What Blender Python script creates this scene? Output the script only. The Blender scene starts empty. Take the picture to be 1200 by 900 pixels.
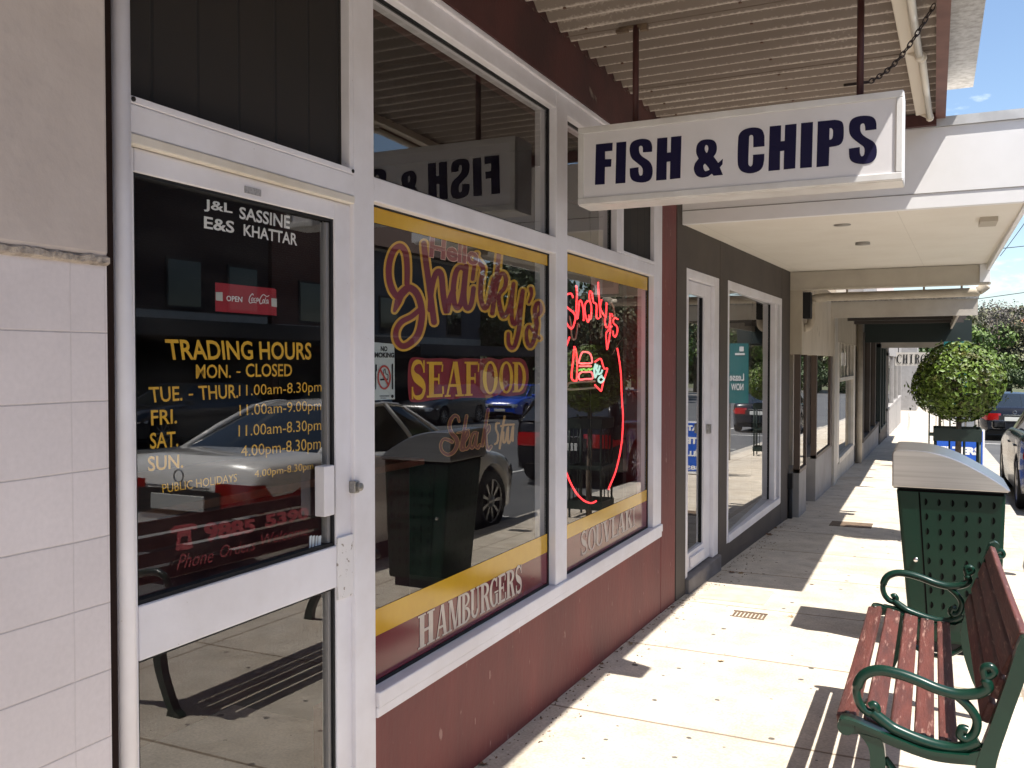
import bpy, math, random
from mathutils import Vector, Matrix
random.seed(7)
S = bpy.context.scene
COL = S.collection
R = math.radians

# ------------------------------------------------------------------ camera
FPX, CAMZ, YAW, PIT = 1050.0, 1.55, R(25.2), R(-1.4)
_r = Vector((math.cos(YAW), math.sin(YAW), 0))
_f0 = Vector((-math.sin(YAW), math.cos(YAW), 0)); _z = Vector((0, 0, 1))
_f = _f0*math.cos(PIT)+_z*math.sin(PIT); _u = -_f0*math.sin(PIT)+_z*math.cos(PIT)
CAM = Vector((0, 0, CAMZ))
cd = bpy.data.cameras.new('camera'); cam = bpy.data.objects.new('camera', cd); COL.objects.link(cam)
M = Matrix((_r, _u, -_f)).transposed().to_4x4(); M.translation = CAM
cam.matrix_world = M
cd.sensor_width = 36; cd.lens = 36*FPX/1200; cd.clip_start = .05; cd.clip_end = 3000
S.camera = cam

# ------------------------------------------------------------------ light
SUN = Vector((.52, -.225, 1)).normalized()
w = bpy.data.worlds.new('World'); S.world = w; w.use_nodes = True
nt = w.node_tree; nt.nodes.clear()
N = nt.nodes.new; Lk = nt.links.new
out = N('ShaderNodeOutputWorld'); bg = N('ShaderNodeBackground'); sky = N('ShaderNodeTexSky')
sky.sky_type = 'NISHITA'; sky.sun_disc = False
sky.sun_elevation = math.asin(SUN.z); sky.sun_rotation = math.atan2(SUN.x, SUN.y)
sky.air_density = 1.0; sky.dust_density = .8; sky.ozone_density = 1.6
tc = N('ShaderNodeTexCoord'); mp = N('ShaderNodeMapping'); mp.inputs['Scale'].default_value = (3, 3, 7)
nz = N('ShaderNodeTexNoise'); nz.inputs['Scale'].default_value = 3.1; nz.inputs['Detail'].default_value = 8; nz.inputs['Roughness'].default_value = .62
rp = N('ShaderNodeValToRGB'); rp.color_ramp.elements[0].position = .60; rp.color_ramp.elements[1].position = .80
rp.color_ramp.elements[1].color = (.75, .75, .75, 1)
mx = N('ShaderNodeMix'); mx.data_type = 'RGBA'
Lk(tc.outputs['Generated'], mp.inputs[0]); Lk(mp.outputs[0], nz.inputs['Vector']); Lk(nz.outputs[0], rp.inputs[0])
Lk(rp.outputs[0], mx.inputs[0]); Lk(sky.outputs[0], mx.inputs[6]); mx.inputs[7].default_value = (9, 9.2, 9.6, 1)
Lk(mx.outputs[2], bg.inputs[0]); bg.inputs[1].default_value = .095
Lk(bg.outputs[0], out.inputs[0])
sd = bpy.data.lights.new('sun', 'SUN'); sd.energy = 4.6; sd.angle = R(.5); sd.color = (1, .955, .885)
so = bpy.data.objects.new('sun', sd); COL.objects.link(so)
so.rotation_euler = SUN.to_track_quat('Z', 'Y').to_euler(); so.location = (6, -4, 20)
S.view_settings.view_transform = 'Standard'; S.view_settings.look = 'None'
S.view_settings.exposure = 1.15; S.view_settings.gamma = 1
S.cycles.use_denoising = True
S.cycles.max_bounces = 10; S.cycles.transparent_max_bounces = 12; S.cycles.sample_clamp_indirect = 6

# ------------------------------------------------------------------ helpers
def ray(px, py): return _f+_r*((px-600)/FPX)+_u*((450-py)/FPX)
def onX(px, py, X):                      # a point on a plane of constant X (a shopfront)
    d = ray(px, py); t = X/d.x; return CAM+d*t
def onY(px, py, Y):
    d = ray(px, py); t = Y/d.y; return CAM+d*t
def gz(y): return .125-.025*min(y, 70)

OFF = {}
def tag(o, label=None, cat=None, group=None, kind=None):
    if label: o['label'] = label
    if cat: o['category'] = cat
    if group: o['group'] = group
    if kind: o['kind'] = kind
    return o
def thing(name, label, cat, loc=(0, 0, 0), rz=0, group=None):
    o = bpy.data.objects.new(name, None); o.empty_display_size = .2
    COL.objects.link(o); o.location = loc; o.rotation_euler = (0, 0, rz)
    OFF[o.name] = Vector(loc)
    return tag(o, label, cat, group)

class MB:
    def __init__(s): s.v = []; s.f = []; s.sm = []
    def add(s, v, f, smooth=False):
        n = len(s.v); s.v += [tuple(p) for p in v]
        s.f += [tuple(i+n for i in q) for q in f]; s.sm += [smooth]*len(f)
        return s
    def box(s, x0, x1, y0, y1, z0, z1):
        v = [(x, y, z) for z in (z0, z1) for y in (y0, y1) for x in (x0, x1)]
        return s.add(v, [(0, 2, 3, 1), (4, 5, 7, 6), (0, 1, 5, 4), (2, 6, 7, 3), (0, 4, 6, 2), (1, 3, 7, 5)])
    def quad(s, a, b, c, d): return s.add([a, b, c, d], [(0, 1, 2, 3)])
    def prism(s, pts, axis, a, b):
        # pts 2D, extruded along axis ('x': (y,z), 'y': (x,z), 'z': (x,y))
        def P(p, t):
            return {'x': (t, p[0], p[1]), 'y': (p[0], t, p[1]), 'z': (p[0], p[1], t)}[axis]
        n = len(pts)
        v = [P(p, a) for p in pts]+[P(p, b) for p in pts]
        return s.add(v, [tuple(range(n))[::-1], tuple(range(n, 2*n))]+[(i, (i+1) % n, n+(i+1) % n, n+i) for i in range(n)])
    def tube(s, pts, r, seg=8, closed=False, caps=True, flat=None):
        pts = [Vector(p) for p in pts]; n = len(pts)
        rad = r if isinstance(r, (list, tuple)) else [r]*n
        v = []; prev = None
        for i, p in enumerate(pts):
            if closed: t = pts[(i+1) % n]-pts[i-1]
            else: t = pts[min(i+1, n-1)]-pts[max(i-1, 0)]
            t.normalize()
            if prev is None:
                a = Vector((0, 0, 1)) if abs(t.z) < .9 else Vector((1, 0, 0))
                nn = t.cross(a).normalized()
            else: nn = (prev-t*prev.dot(t)).normalized()
            prev = nn; b = t.cross(nn)
            for k in range(seg):
                a = 2*math.pi*k/seg
                v.append(p+(nn*math.cos(a)+b*math.sin(a))*rad[i])
        f = []
        for i in range(n if closed else n-1):
            j = (i+1) % n
            for k in range(seg):
                l = (k+1) % seg
                f.append((i*seg+k, i*seg+l, j*seg+l, j*seg+k))
        if not closed and caps:
            f.append(tuple(range(seg))[::-1]); f.append(tuple((n-1)*seg+k for k in range(seg)))
        return s.add(v, f, True)
    def cyl(s, a, b, r, seg=16, r2=None): return s.tube([a, b], [r, r if r2 is None else r2], seg)
    def lathe(s, prof, c=(0, 0, 0), seg=20):
        v = []; f = []
        for (r, z) in prof:
            for k in range(seg):
                a = 2*math.pi*k/seg; v.append((c[0]+r*math.cos(a), c[1]+r*math.sin(a), c[2]+z))
        for i in range(len(prof)-1):
            for k in range(seg):
                l = (k+1) % seg; f.append((i*seg+k, i*seg+l, (i+1)*seg+l, (i+1)*seg+k))
        f.append(tuple(range(seg))[::-1]); f.append(tuple((len(prof)-1)*seg+k for k in range(seg)))
        return s.add(v, f, True)
    def grid(s, rows, smooth=True):
        n = len(rows[0]); v = [p for r_ in rows for p in r_]
        return s.add(v, [(i*n+k, i*n+k+1, (i+1)*n+k+1, (i+1)*n+k) for i in range(len(rows)-1) for k in range(n-1)], smooth)
    def build(s, name, mat, parent=None, local=False, bevel=0, seg=2, sharp=None):
        me = bpy.data.meshes.new(name)
        off = Vector((0, 0, 0))
        if parent is not None: off = OFF[parent.name]
        vv = s.v if local else [(p[0]-off.x, p[1]-off.y, p[2]-off.z) for p in s.v]
        me.from_pydata(vv, [], s.f); me.polygons.foreach_set('use_smooth', s.sm)
        if sharp: me.set_sharp_from_angle(angle=R(sharp))
        me.update()
        o = bpy.data.objects.new(name, me); COL.objects.link(o)
        if mat: me.materials.append(mat)
        if parent is not None: o.parent = parent
        OFF[o.name] = off
        if bevel:
            m = o.modifiers.new('bevel', 'BEVEL'); m.width = bevel; m.segments = seg; m.limit_method = 'ANGLE'; m.angle_limit = R(40)
        return o
def BX(*a): return MB().box(*a)
def children(o): return [c for c in bpy.data.objects if c.parent == o]
def copy_tree(o, parent=None):
    c = o.copy(); COL.objects.link(c)
    if parent is not None: c.parent = parent
    for ch in children(o): copy_tree(ch, c)
    return c

# ------------------------------------------------------------------ materials
def mat(name, col, rough=.6, metal=0, col2=None, scale=8, amt=(.4, .65), bump=0, bscale=60, detail=5, spec=.5,
        stretch=None, emit=None, estr=0, coat=0, col3=None, scale3=1.2, amt3=(.55, .75), island=0):
    m = bpy.data.materials.new(name); m.use_nodes = True; t = m.node_tree
    b = t.nodes['Principled BSDF']; n = t.nodes.new; k = t.links.new
    b.inputs['Base Color'].default_value = (*col, 1); b.inputs['Roughness'].default_value = rough
    b.inputs['Metallic'].default_value = metal; b.inputs['Specular IOR Level'].default_value = spec
    if coat: b.inputs['Coat Weight'].default_value = coat; b.inputs['Coat Roughness'].default_value = .03
    if emit:
        b.inputs['Emission Color'].default_value = (*emit, 1); b.inputs['Emission Strength'].default_value = estr
    c = n('ShaderNodeTexCoord'); vec = c.outputs['Object']
    if stretch:
        mp = n('ShaderNodeMapping'); mp.inputs['Scale'].default_value = stretch; k(vec, mp.inputs[0]); vec = mp.outputs[0]
    cur = None
    def layer(base, c2, sc, rng):
        z = n('ShaderNodeTexNoise'); z.inputs['Scale'].default_value = sc; z.inputs['Detail'].default_value = detail
        z.inputs['Roughness'].default_value = .6; k(vec, z.inputs['Vector'])
        r_ = n('ShaderNodeMapRange'); r_.inputs[1].default_value = rng[0]; r_.inputs[2].default_value = rng[1]; k(z.outputs[0], r_.inputs[0])
        x = n('ShaderNodeMix'); x.data_type = 'RGBA'; k(r_.outputs[0], x.inputs[0])
        if isinstance(base, tuple): x.inputs[6].default_value = (*base, 1)
        else: k(base, x.inputs[6])
        x.inputs[7].default_value = (*c2, 1); return x.outputs[2]
    if col2: cur = layer(col, col2, scale, amt)
    if col3: cur = layer(cur if cur is not None else col, col3, scale3, amt3)
    if island:
        g = n('ShaderNodeNewGeometry'); h = n('ShaderNodeHueSaturation')
        r_ = n('ShaderNodeMapRange'); r_.inputs[3].default_value = 1-island; r_.inputs[4].default_value = 1+island
        k(g.outputs['Random Per Island'], r_.inputs[0]); k(r_.outputs[0], h.inputs['Value'])
        if cur is not None: k(cur, h.inputs['Color'])
        else: h.inputs['Color'].default_value = (*col, 1)
        cur = h.outputs[0]
    if cur is not None: k(cur, b.inputs['Base Color'])
    if bump:
        z = n('ShaderNodeTexNoise'); z.inputs['Scale'].default_value = bscale; z.inputs['Detail'].default_value = 4; k(vec, z.inputs['Vector'])
        bp = n('ShaderNodeBump'); bp.inputs['Strength'].default_value = bump; bp.inputs['Distance'].default_value = .01
        k(z.outputs[0], bp.inputs['Height']); k(bp.outputs[0], b.inputs['Normal'])
    return m

def glass_mat(name, tint=(.55, .58, .56), f0=.045, wav=.0):
    m = bpy.data.materials.new(name); m.use_nodes = True; t = m.node_tree; t.nodes.clear(); n = t.nodes.new; k = t.links.new
    o = n('ShaderNodeOutputMaterial'); mx = n('ShaderNodeMixShader'); tr = n('ShaderNodeBsdfTransparent'); gl = n('ShaderNodeBsdfGlossy')
    tr.inputs[0].default_value = (*tint, 1); gl.inputs['Roughness'].default_value = .0
    lw = n('ShaderNodeLayerWeight'); lw.inputs['Blend'].default_value = .5
    p = n('ShaderNodeMath'); p.operation = 'POWER'; p.inputs[1].default_value = 5; k(lw.outputs['Facing'], p.inputs[0])
    a = n('ShaderNodeMath'); a.operation = 'MULTIPLY_ADD'; a.inputs[1].default_value = 1-f0; a.inputs[2].default_value = f0; k(p.outputs[0], a.inputs[0])
    d = n('ShaderNodeMath'); d.operation = 'ADD'; d.inputs[1].default_value = 1; k(a.outputs[0], d.inputs[0])
    q = n('ShaderNodeMath'); q.operation = 'DIVIDE'; k(a.outputs[0], q.inputs[0]); k(d.outputs[0], q.inputs[1])
    e = n('ShaderNodeMath'); e.operation = 'MULTIPLY'; e.inputs[1].default_value = 2; k(q.outputs[0], e.inputs[0])
    k(e.outputs[0], mx.inputs[0]); k(tr.outputs[0], mx.inputs[1]); k(gl.outputs[0], mx.inputs[2])
    # thin film of dust and wiping smears
    du = n('ShaderNodeBsdfDiffuse'); du.inputs[0].default_value = (.62, .60, .57, 1); m2 = n('ShaderNodeMixShader')
    tc_ = n('ShaderNodeTexCoord'); mp_ = n('ShaderNodeMapping'); mp_.inputs['Rotation'].default_value = (.5, 0, 0); mp_.inputs['Scale'].default_value = (1, 2.2, 9)
    zn = n('ShaderNodeTexNoise'); zn.inputs['Scale'].default_value = 1.6; zn.inputs['Detail'].default_value = 6; k(tc_.outputs['Object'], mp_.inputs[0]); k(mp_.outputs[0], zn.inputs['Vector'])
    rg = n('ShaderNodeMapRange'); rg.inputs[1].default_value = .40; rg.inputs[2].default_value = .85; rg.inputs[3].default_value = .0; rg.inputs[4].default_value = .022; k(zn.outputs[0], rg.inputs[0])
    k(rg.outputs[0], m2.inputs[0]); k(mx.outputs[0], m2.inputs[1]); k(du.outputs[0], m2.inputs[2]); k(m2.outputs[0], o.inputs[0])
    if wav:
        c = n('ShaderNodeTexCoord'); z = n('ShaderNodeTexNoise'); z.inputs['Scale'].default_value = 1.1; z.inputs['Detail'].default_value = 1
        k(c.outputs['Object'], z.inputs['Vector']); b = n('ShaderNodeBump'); b.inputs['Strength'].default_value = wav; b.inputs['Distance'].default_value = .01
        k(z.outputs[0], b.inputs['Height']); k(b.outputs[0], gl.inputs['Normal'])
    return m

def lines_mat(name, col, lcol, axes, rough=.7, width=.004, col2=None, bump=.4, nsc=4, spots=None, amt=(.4, .7), col3=None, jitter=0, cell=None, grain=0):
    """flat material with joint lines: axes = list of (axis, period, offset, strength)"""
    m = mat(name, col, rough, 0, col2, nsc, amt, col3=col3, scale3=.9); t = m.node_tree; n = t.nodes.new; k = t.links.new
    b = t.nodes['Principled BSDF']
    src = b.inputs['Base Color'].links[0].from_socket if b.inputs['Base Color'].links else None
    c = n('ShaderNodeTexCoord'); sp = n('ShaderNodeSeparateXYZ')
    vec = c.outputs['Object']
    if jitter:
        z = n('ShaderNodeTexNoise'); z.inputs['Scale'].default_value = 5; k(vec, z.inputs['Vector'])
        s_ = n('ShaderNodeVectorMath'); s_.operation = 'MULTIPLY_ADD'; s_.inputs[1].default_value = (jitter,)*3; k(z.outputs['Color'], s_.inputs[0]); k(vec, s_.inputs[2]); vec = s_.outputs[0]
    k(vec, sp.inputs[0])
    mask = None
    for (ax, per, off, st) in axes:
        a = n('ShaderNodeMath'); a.operation = 'SUBTRACT'; a.inputs[1].default_value = off; k(sp.outputs['XYZ'.index(ax)], a.inputs[0])
        p = n('ShaderNodeMath'); p.operation = 'PINGPONG'; p.inputs[1].default_value = per/2; k(a.outputs[0], p.inputs[0])
        r_ = n('ShaderNodeMapRange'); r_.inputs[1].default_value = width*.4; r_.inputs[2].default_value = width; r_.inputs[3].default_value = st; r_.inputs[4].default_value = 0
        k(p.outputs[0], r_.inputs[0])
        if mask is None: mask = r_.outputs[0]
        else:
            q = n('ShaderNodeMath'); q.operation = 'MAXIMUM'; k(mask, q.inputs[0]); k(r_.outputs[0], q.inputs[1]); mask = q.outputs[0]
    x = n('ShaderNodeMix'); x.data_type = 'RGBA'; k(mask, x.inputs[0])
    if src: k(src, x.inputs[6])
    else: x.inputs[6].default_value = (*col, 1)
    x.inputs[7].default_value = (*lcol, 1); cur = x.outputs[2]
    if spots:
        vo = n('ShaderNodeTexVoronoi'); vo.voronoi_dimensions = '2D'; vo.inputs['Scale'].default_value = spots[0]; k(c.outputs['Object'], vo.inputs['Vector'])
        z2 = n('ShaderNodeTexNoise'); z2.inputs['Scale'].default_value = 40; k(c.outputs['Object'], z2.inputs['Vector'])
        ad = n('ShaderNodeMath'); ad.operation = 'MULTIPLY_ADD'; ad.inputs[1].default_value = .05; k(z2.outputs[0], ad.inputs[0]); k(vo.outputs['Distance'], ad.inputs[2])
        sc_ = n('ShaderNodeSeparateColor'); k(vo.outputs['Color'], sc_.inputs[0])
        th = n('ShaderNodeMapRange'); th.inputs[1].default_value = .48; th.inputs[2].default_value = 1; th.inputs[3].default_value = .04; th.inputs[4].default_value = spots[1]; k(sc_.outputs[0], th.inputs[0])
        lt = n('ShaderNodeMath'); lt.operation = 'LESS_THAN'; k(ad.outputs[0], lt.inputs[0]); k(th.outputs[0], lt.inputs[1])
        ml = n('ShaderNodeMath'); ml.operation = 'MULTIPLY'; ml.inputs[1].default_value = .88; k(lt.outputs[0], ml.inputs[0])
        y = n('ShaderNodeMix'); y.data_type = 'RGBA'; k(ml.outputs[0], y.inputs[0]); k(cur, y.inputs[6]); y.inputs[7].default_value = (.055, .048, .042, 1); cur = y.outputs[2]
    def gain(cur, fac, lo, hi):
        h = n('ShaderNodeHueSaturation'); r_ = n('ShaderNodeMapRange'); r_.inputs[3].default_value = lo; r_.inputs[4].default_value = hi
        k(fac, r_.inputs[0]); k(r_.outputs[0], h.inputs['Value']); k(cur, h.inputs['Color']); return h.outputs[0]
    if cell:
        vm = n('ShaderNodeVectorMath'); vm.operation = 'SUBTRACT'; vm.inputs[1].default_value = cell[0]; k(c.outputs['Object'], vm.inputs[0])
        sn = n('ShaderNodeVectorMath'); sn.operation = 'SNAP'; sn.inputs[1].default_value = cell[1]; k(vm.outputs[0], sn.inputs[0])
        wn_ = n('ShaderNodeTexWhiteNoise'); k(sn.outputs[0], wn_.inputs['Vector']); cur = gain(cur, wn_.outputs['Value'], 1-cell[2], 1+cell[2])
    if grain:
        g1 = n('ShaderNodeTexNoise'); g1.inputs['Scale'].default_value = 90; g1.inputs['Detail'].default_value = 3; k(c.outputs['Object'], g1.inputs['Vector']); cur = gain(cur, g1.outputs[0], 1-grain, 1+grain)
        g2 = n('ShaderNodeTexNoise'); g2.inputs['Scale'].default_value = 7; g2.inputs['Detail'].default_value = 6; k(c.outputs['Object'], g2.inputs['Vector']); cur = gain(cur, g2.outputs[0], 1-grain*.8, 1+grain*.8)
    k(cur, b.inputs['Base Color'])
    bp = n('ShaderNodeBump'); bp.inputs['Strength'].default_value = bump; bp.inputs['Distance'].default_value = .004; bp.invert = True
    k(mask, bp.inputs['Height']); k(bp.outputs[0], b.inputs['Normal'])
    return m

def brick_mat(name, c1, c2, mortar, sc=1, rot=(R(90), 0, R(90))):
    m = mat(name, c1, .9); t = m.node_tree; n = t.nodes.new; k = t.links.new; b = t.nodes['Principled BSDF']
    c = n('ShaderNodeTexCoord'); mp = n('ShaderNodeSeparateXYZ'); cb = n('ShaderNodeCombineXYZ')
    k(c.outputs['Object'], mp.inputs[0]); ad = n('ShaderNodeMath'); k(mp.outputs[0], ad.inputs[0]); k(mp.outputs[1], ad.inputs[1])
    k(ad.outputs[0], cb.inputs[0]); k(mp.outputs[2], cb.inputs[1])
    br = n('ShaderNodeTexBrick'); br.inputs['Scale'].default_value = 1; br.inputs['Brick Width'].default_value = .23*sc; br.inputs['Row Height'].default_value = .086*sc
    br.inputs['Mortar Size'].default_value = .006*sc; br.inputs['Color1'].default_value = (*c1, 1); br.inputs['Color2'].default_value = (*c2, 1); br.inputs['Mortar'].default_value = (*mortar, 1)
    k(cb.outputs[0], br.inputs['Vector']); k(br.outputs[0], b.inputs['Base Color'])
    return m

WHITE = mat('white painted aluminium', (.77, .755, .80), .45, col2=(.68, .655, .68), scale=3, bump=.05, col3=(.36, .31, .28), scale3=38, amt3=(.715, .76))
CREAM = mat('aged cream paint', (.70, .65, .58), .55, col2=(.60, .54, .45), scale=5)
MAROON = mat('maroon painted masonry', (.185, .038, .035), .6, col2=(.125, .027, .027), scale=3.2, amt=(.35, .7), bump=.25, bscale=45, stretch=(1, 1, .35), col3=(.30, .16, .14), scale3=26, amt3=(.655, .70))
MARDK = mat('dark maroon painted timber', (.085, .024, .022), .6, col2=(.05, .016, .016), scale=3, bump=.15)
PANEL = lines_mat('dark brown boards', (.016, .012, .010), (.004, .003, .003), [('Y', .135, 1.42, 1)], .75, .006, (.011, .009, .008))
DARKGREY = mat('dark brown grey render', (.078, .062, .052), .75, col2=(.062, .05, .043), scale=2.5, bump=.1, bscale=30)
STEP = mat('grey painted step', (.16, .15, .155), .7, col2=(.11, .1, .1), scale=6, bump=.2)
BLACK = mat('black rubber gasket', (.010, .010, .012), .6, spec=.3)
HOLE = mat('dark punched hole', (.004, .004, .004), .95, spec=.05)
DARKIN = mat('dark shop interior', (.03, .028, .028), .8, col2=(.018, .017, .018), scale=1.5)
GLASS = glass_mat('shopfront glass', (.95, .96, .95), .075, .022)
GLASSD = glass_mat('dark shopfront glass', (.55, .56, .56), .10, .006)
YEL = mat('yellow signwriting paint', (.74, .43, .03), .5, col2=(.66, .36, .025), scale=9)
YELB = mat('yellow border paint', (.60, .38, .02), .5, col2=(.54, .33, .018), scale=5)
MARP = mat('maroon signwriting paint', (.21, .005, .018), .5, col2=(.175, .005, .016), scale=6)
REDP = mat('red vinyl lettering', (.16, .006, .013), .5)
MARO = mat('maroon gloss paint on glass', (.135, .006, .018), .12, col2=(.115, .005, .015), scale=5)
YELO = mat('yellow gloss paint on glass', (.56, .33, .018), .12, col2=(.50, .28, .015), scale=5)
WHP = mat('white vinyl lettering', (.78, .77, .75), .5)
CRP = mat('pale lettering paint', (.60, .53, .46), .6, col2=(.5, .42, .37), scale=14)
NAVY = mat('navy blue vinyl', (.006, .004, .036), .6, spec=.25)
# ------------------------------------------------------------------ ground
def slab(x0, x1, y0, y1, d0, d1, n=1):
    m = MB()
    for i in range(n):
        a = y0+(y1-y0)*i/n; b = y0+(y1-y0)*(i+1)/n
        v = []
        for y in (a, b):
            for dz in (d0, d1):
                for x in (x0, x1): v.append((x, y, gz(y)+dz))
        m.add(v, [(2, 3, 7, 6), (0, 4, 5, 1), (0, 1, 3, 2), (4, 6, 7, 5), (0, 2, 6, 4), (1, 5, 7, 3)])
    return m
CONC = lines_mat('footpath concrete', (.50, .445, .37), (.20, .15, .10), [('Y', 1.08, 3.64, .9), ('X', 40, .40, .75)], .85, .011,
                 (.45, .39, .31), .35, 2.2, (3.7, .085), col3=(.40, .315, .225), jitter=.014, cell=((-20, 3.64, 0), (40, 1.08, 50), .045), grain=.42)
KERBM = mat('kerb concrete', (.42, .39, .34), .85, col2=(.30, .27, .23), scale=6, bump=.2)
ASPH = mat('asphalt', (.085, .085, .085), .8, col2=(.065, .065, .067), scale=1.2, bump=.3, bscale=220, col3=(.11, .108, .104), scale3=.35)
SOIL = mat('dry grassy ground', (.10, .095, .045), .95, col2=(.06, .075, .03), scale=.4)
PAINT = mat('road paint', (.75, .74, .70), .7, col2=(.55, .54, .5), scale=6)

def tagst(o): return tag(o, kind='structure')
g = MB()
def hz(x, y):
    b = gz(y)-.30
    d = max(0, math.hypot(max(0, x-8)*.6, max(0, y-95))-20)
    if y < 60: d = 0
    return b+19*(1-math.exp(-(d/120)**2))*(1+.12*math.sin(x*.021+y*.017))-1.2*max(0, min(1, (-x-3)/10))*0
xs = [-400, -150, -60, -20, -7, 0, 8, 16, 25, 40, 60, 90, 130, 180, 260, 400, 700]
ys = [-300, -80, -40, 0, 40, 70, 85, 100, 115, 130, 150, 175, 200, 240, 300, 400, 600, 900]
g.grid([[(x, y, hz(x, y)) for x in xs] for y in ys])
tagst(g.build('ground', SOIL))
tagst(slab(-6.2, .70, -40, 70, -.5, 0, 1).build('footpath', CONC))
tagst(slab(.702, .86, -40, 70, -.5, -.004, 1).build('kerb', KERBM))
tagst(slab(.862, 14.6, -40, 110, -.6, -.125, 2).build('road', ASPH))
tagst(slab(.864, 1.22, -40, 70, -.3, -.119, 1).build('gutter_strip', KERBM))
tagst(slab(14.602, 18.4, -40, 110, -.6, .0, 2).build('far_footpath', CONC))
tagst(slab(.0, 60, 84, 94, -.3, -.10, 1).build('cross_road', ASPH))
m = MB()
for y in range(-30, 80, 6):
    q = slab(7.65, 7.77, y, y+3, -.124, -.118); m.add(q.v, q.f)
for y in (3, 9.2, 15.4, 21.6, 27.8):
    q = slab(1.3, 3.3, y, y+.09, -.124, -.118); m.add(q.v, q.f)
q = slab(3.4, 3.48, -30, 40, -.124, -.118); m.add(q.v, q.f)
tagst(m.build('road_marking', PAINT))
tagst(slab(6.6, 9.2, 60, 82, -.3, .02).build('traffic_island', KERBM))

# small things in the footpath
RUSTY = mat('rusty iron', (.16, .11, .07), .8, col2=(.09, .06, .04), scale=20)
gr = MB(); c0 = onX(893, 728, -1.2)
gy, gx = 5.60, -1.02
for i in range(9): gr.box(gx-.09+i*.0225, gx-.078+i*.0225, gy-.06, gy+.06, gz(gy)-.002, gz(gy)+.004)
gr.box(gx-.1, gx+.105, gy-.07, gy-.06, gz(gy)-.002, gz(gy)+.005); gr.box(gx-.1, gx+.105, gy+.06, gy+.07, gz(gy)-.002, gz(gy)+.005)
tag(gr.build('drain_grate', RUSTY), 'small rusty slotted drain grate set in the sunny footpath near the maroon wall', 'drain grate')
pl = slab(-1.40, -.98, 5.90, 6.32, -.003, .003)
tag(pl.build('pit_lid', mat('pit lid concrete', (.47, .41, .33), .85, col2=(.40, .34, .26), scale=8)), 'square concrete pit lid in the footpath before the glass door of the grey shop', 'pit lid')
pl = slab(-.95, -.55, 9.6, 9.95, -.003, .003)
tag(pl.build('pit_lid', RUSTY), 'worn metal pit lid in the shaded footpath past the big grey shop window', 'pit lid')

# ------------------------------------------------------------------ lettering helpers
def curve_fill(polys, smooth=()):
    """2D outlines with holes -> (verts, faces)"""
    cu = bpy.data.curves.new('tmp', 'CURVE'); cu.dimensions = '2D'; cu.fill_mode = 'FRONT'; cu.resolution_u = 5
    for i, p in enumerate(polys):
        s = cu.splines.new('POLY'); s.points.add(len(p)-1); s.use_cyclic_u = True
        for q, a in zip(s.points, p): q.co = (a[0], a[1], 0, 1)
    o = bpy.data.objects.new('tmp', cu); COL.objects.link(o)
    dg = bpy.context.evaluated_depsgraph_get(); me = bpy.data.meshes.new_from_object(o.evaluated_get(dg))
    r = [(v.co.x, v.co.y) for v in me.vertices], [tuple(p.vertices) for p in me.polygons]
    bpy.data.objects.remove(o); bpy.data.meshes.remove(me); bpy.data.curves.remove(cu)
    return r
_tc = {}
def text2d(s, bold=0.0, shear=0, space=1):
    key = (s, bold, shear, space)
    if key in _tc: return _tc[key]
    cu = bpy.data.curves.new('tmp', 'FONT'); cu.body = s; cu.offset = bold; cu.resolution_u = 3; cu.shear = shear; cu.space_character = space
    o = bpy.data.objects.new('tmp', cu); COL.objects.link(o)
    dg = bpy.context.evaluated_depsgraph_get(); me = bpy.data.meshes.new_from_object(o.evaluated_get(dg))
    v = [(a.co.x, a.co.y) for a in me.vertices]; f = [tuple(p.vertices) for p in me.polygons]
    bpy.data.objects.remove(o); bpy.data.meshes.remove(me); bpy.data.curves.remove(cu)
    x0, x1 = min(a[0] for a in v), max(a[0] for a in v); y0, y1 = min(a[1] for a in v), max(a[1] for a in v)
    v = [((a[0]-x0)/(x1-x0), (a[1]-y0)/(y1-y0)) for a in v]
    _tc[key] = v, f
    return v, f
def quadmap(tl, tr, br, bl):
    """unit square (u right, v up) -> bilinear in 3D"""
    tl, tr, br, bl = map(Vector, (tl, tr, br, bl))
    return lambda u, v: (bl*(1-u)+br*u)*(1-v)+(tl*(1-u)+tr*u)*v
def put(mb, vf, fn):
    v, f = vf
    return mb.add([fn(*p) for p in v], f)
def spline(pts, n=8, closed=False):
    P = [Vector(p) for p in pts]; out_ = []; L_ = len(P)
    for i in range(L_ if closed else L_-1):
        if closed: a, b, c, d = P[i-1], P[i], P[(i+1) % L_], P[(i+2) % L_]
        else: a, b, c, d = P[max(i-1, 0)], P[i], P[i+1], P[min(i+2, L_-1)]
        for k in range(n):
            t = k/n
            out_.append(.5*((2*b)+(c-a)*t+(2*a-5*b+4*c-d)*t*t+(3*b-a-3*c+d)*t*t*t))
    if not closed: out_.append(P[-1])
    return out_
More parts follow.
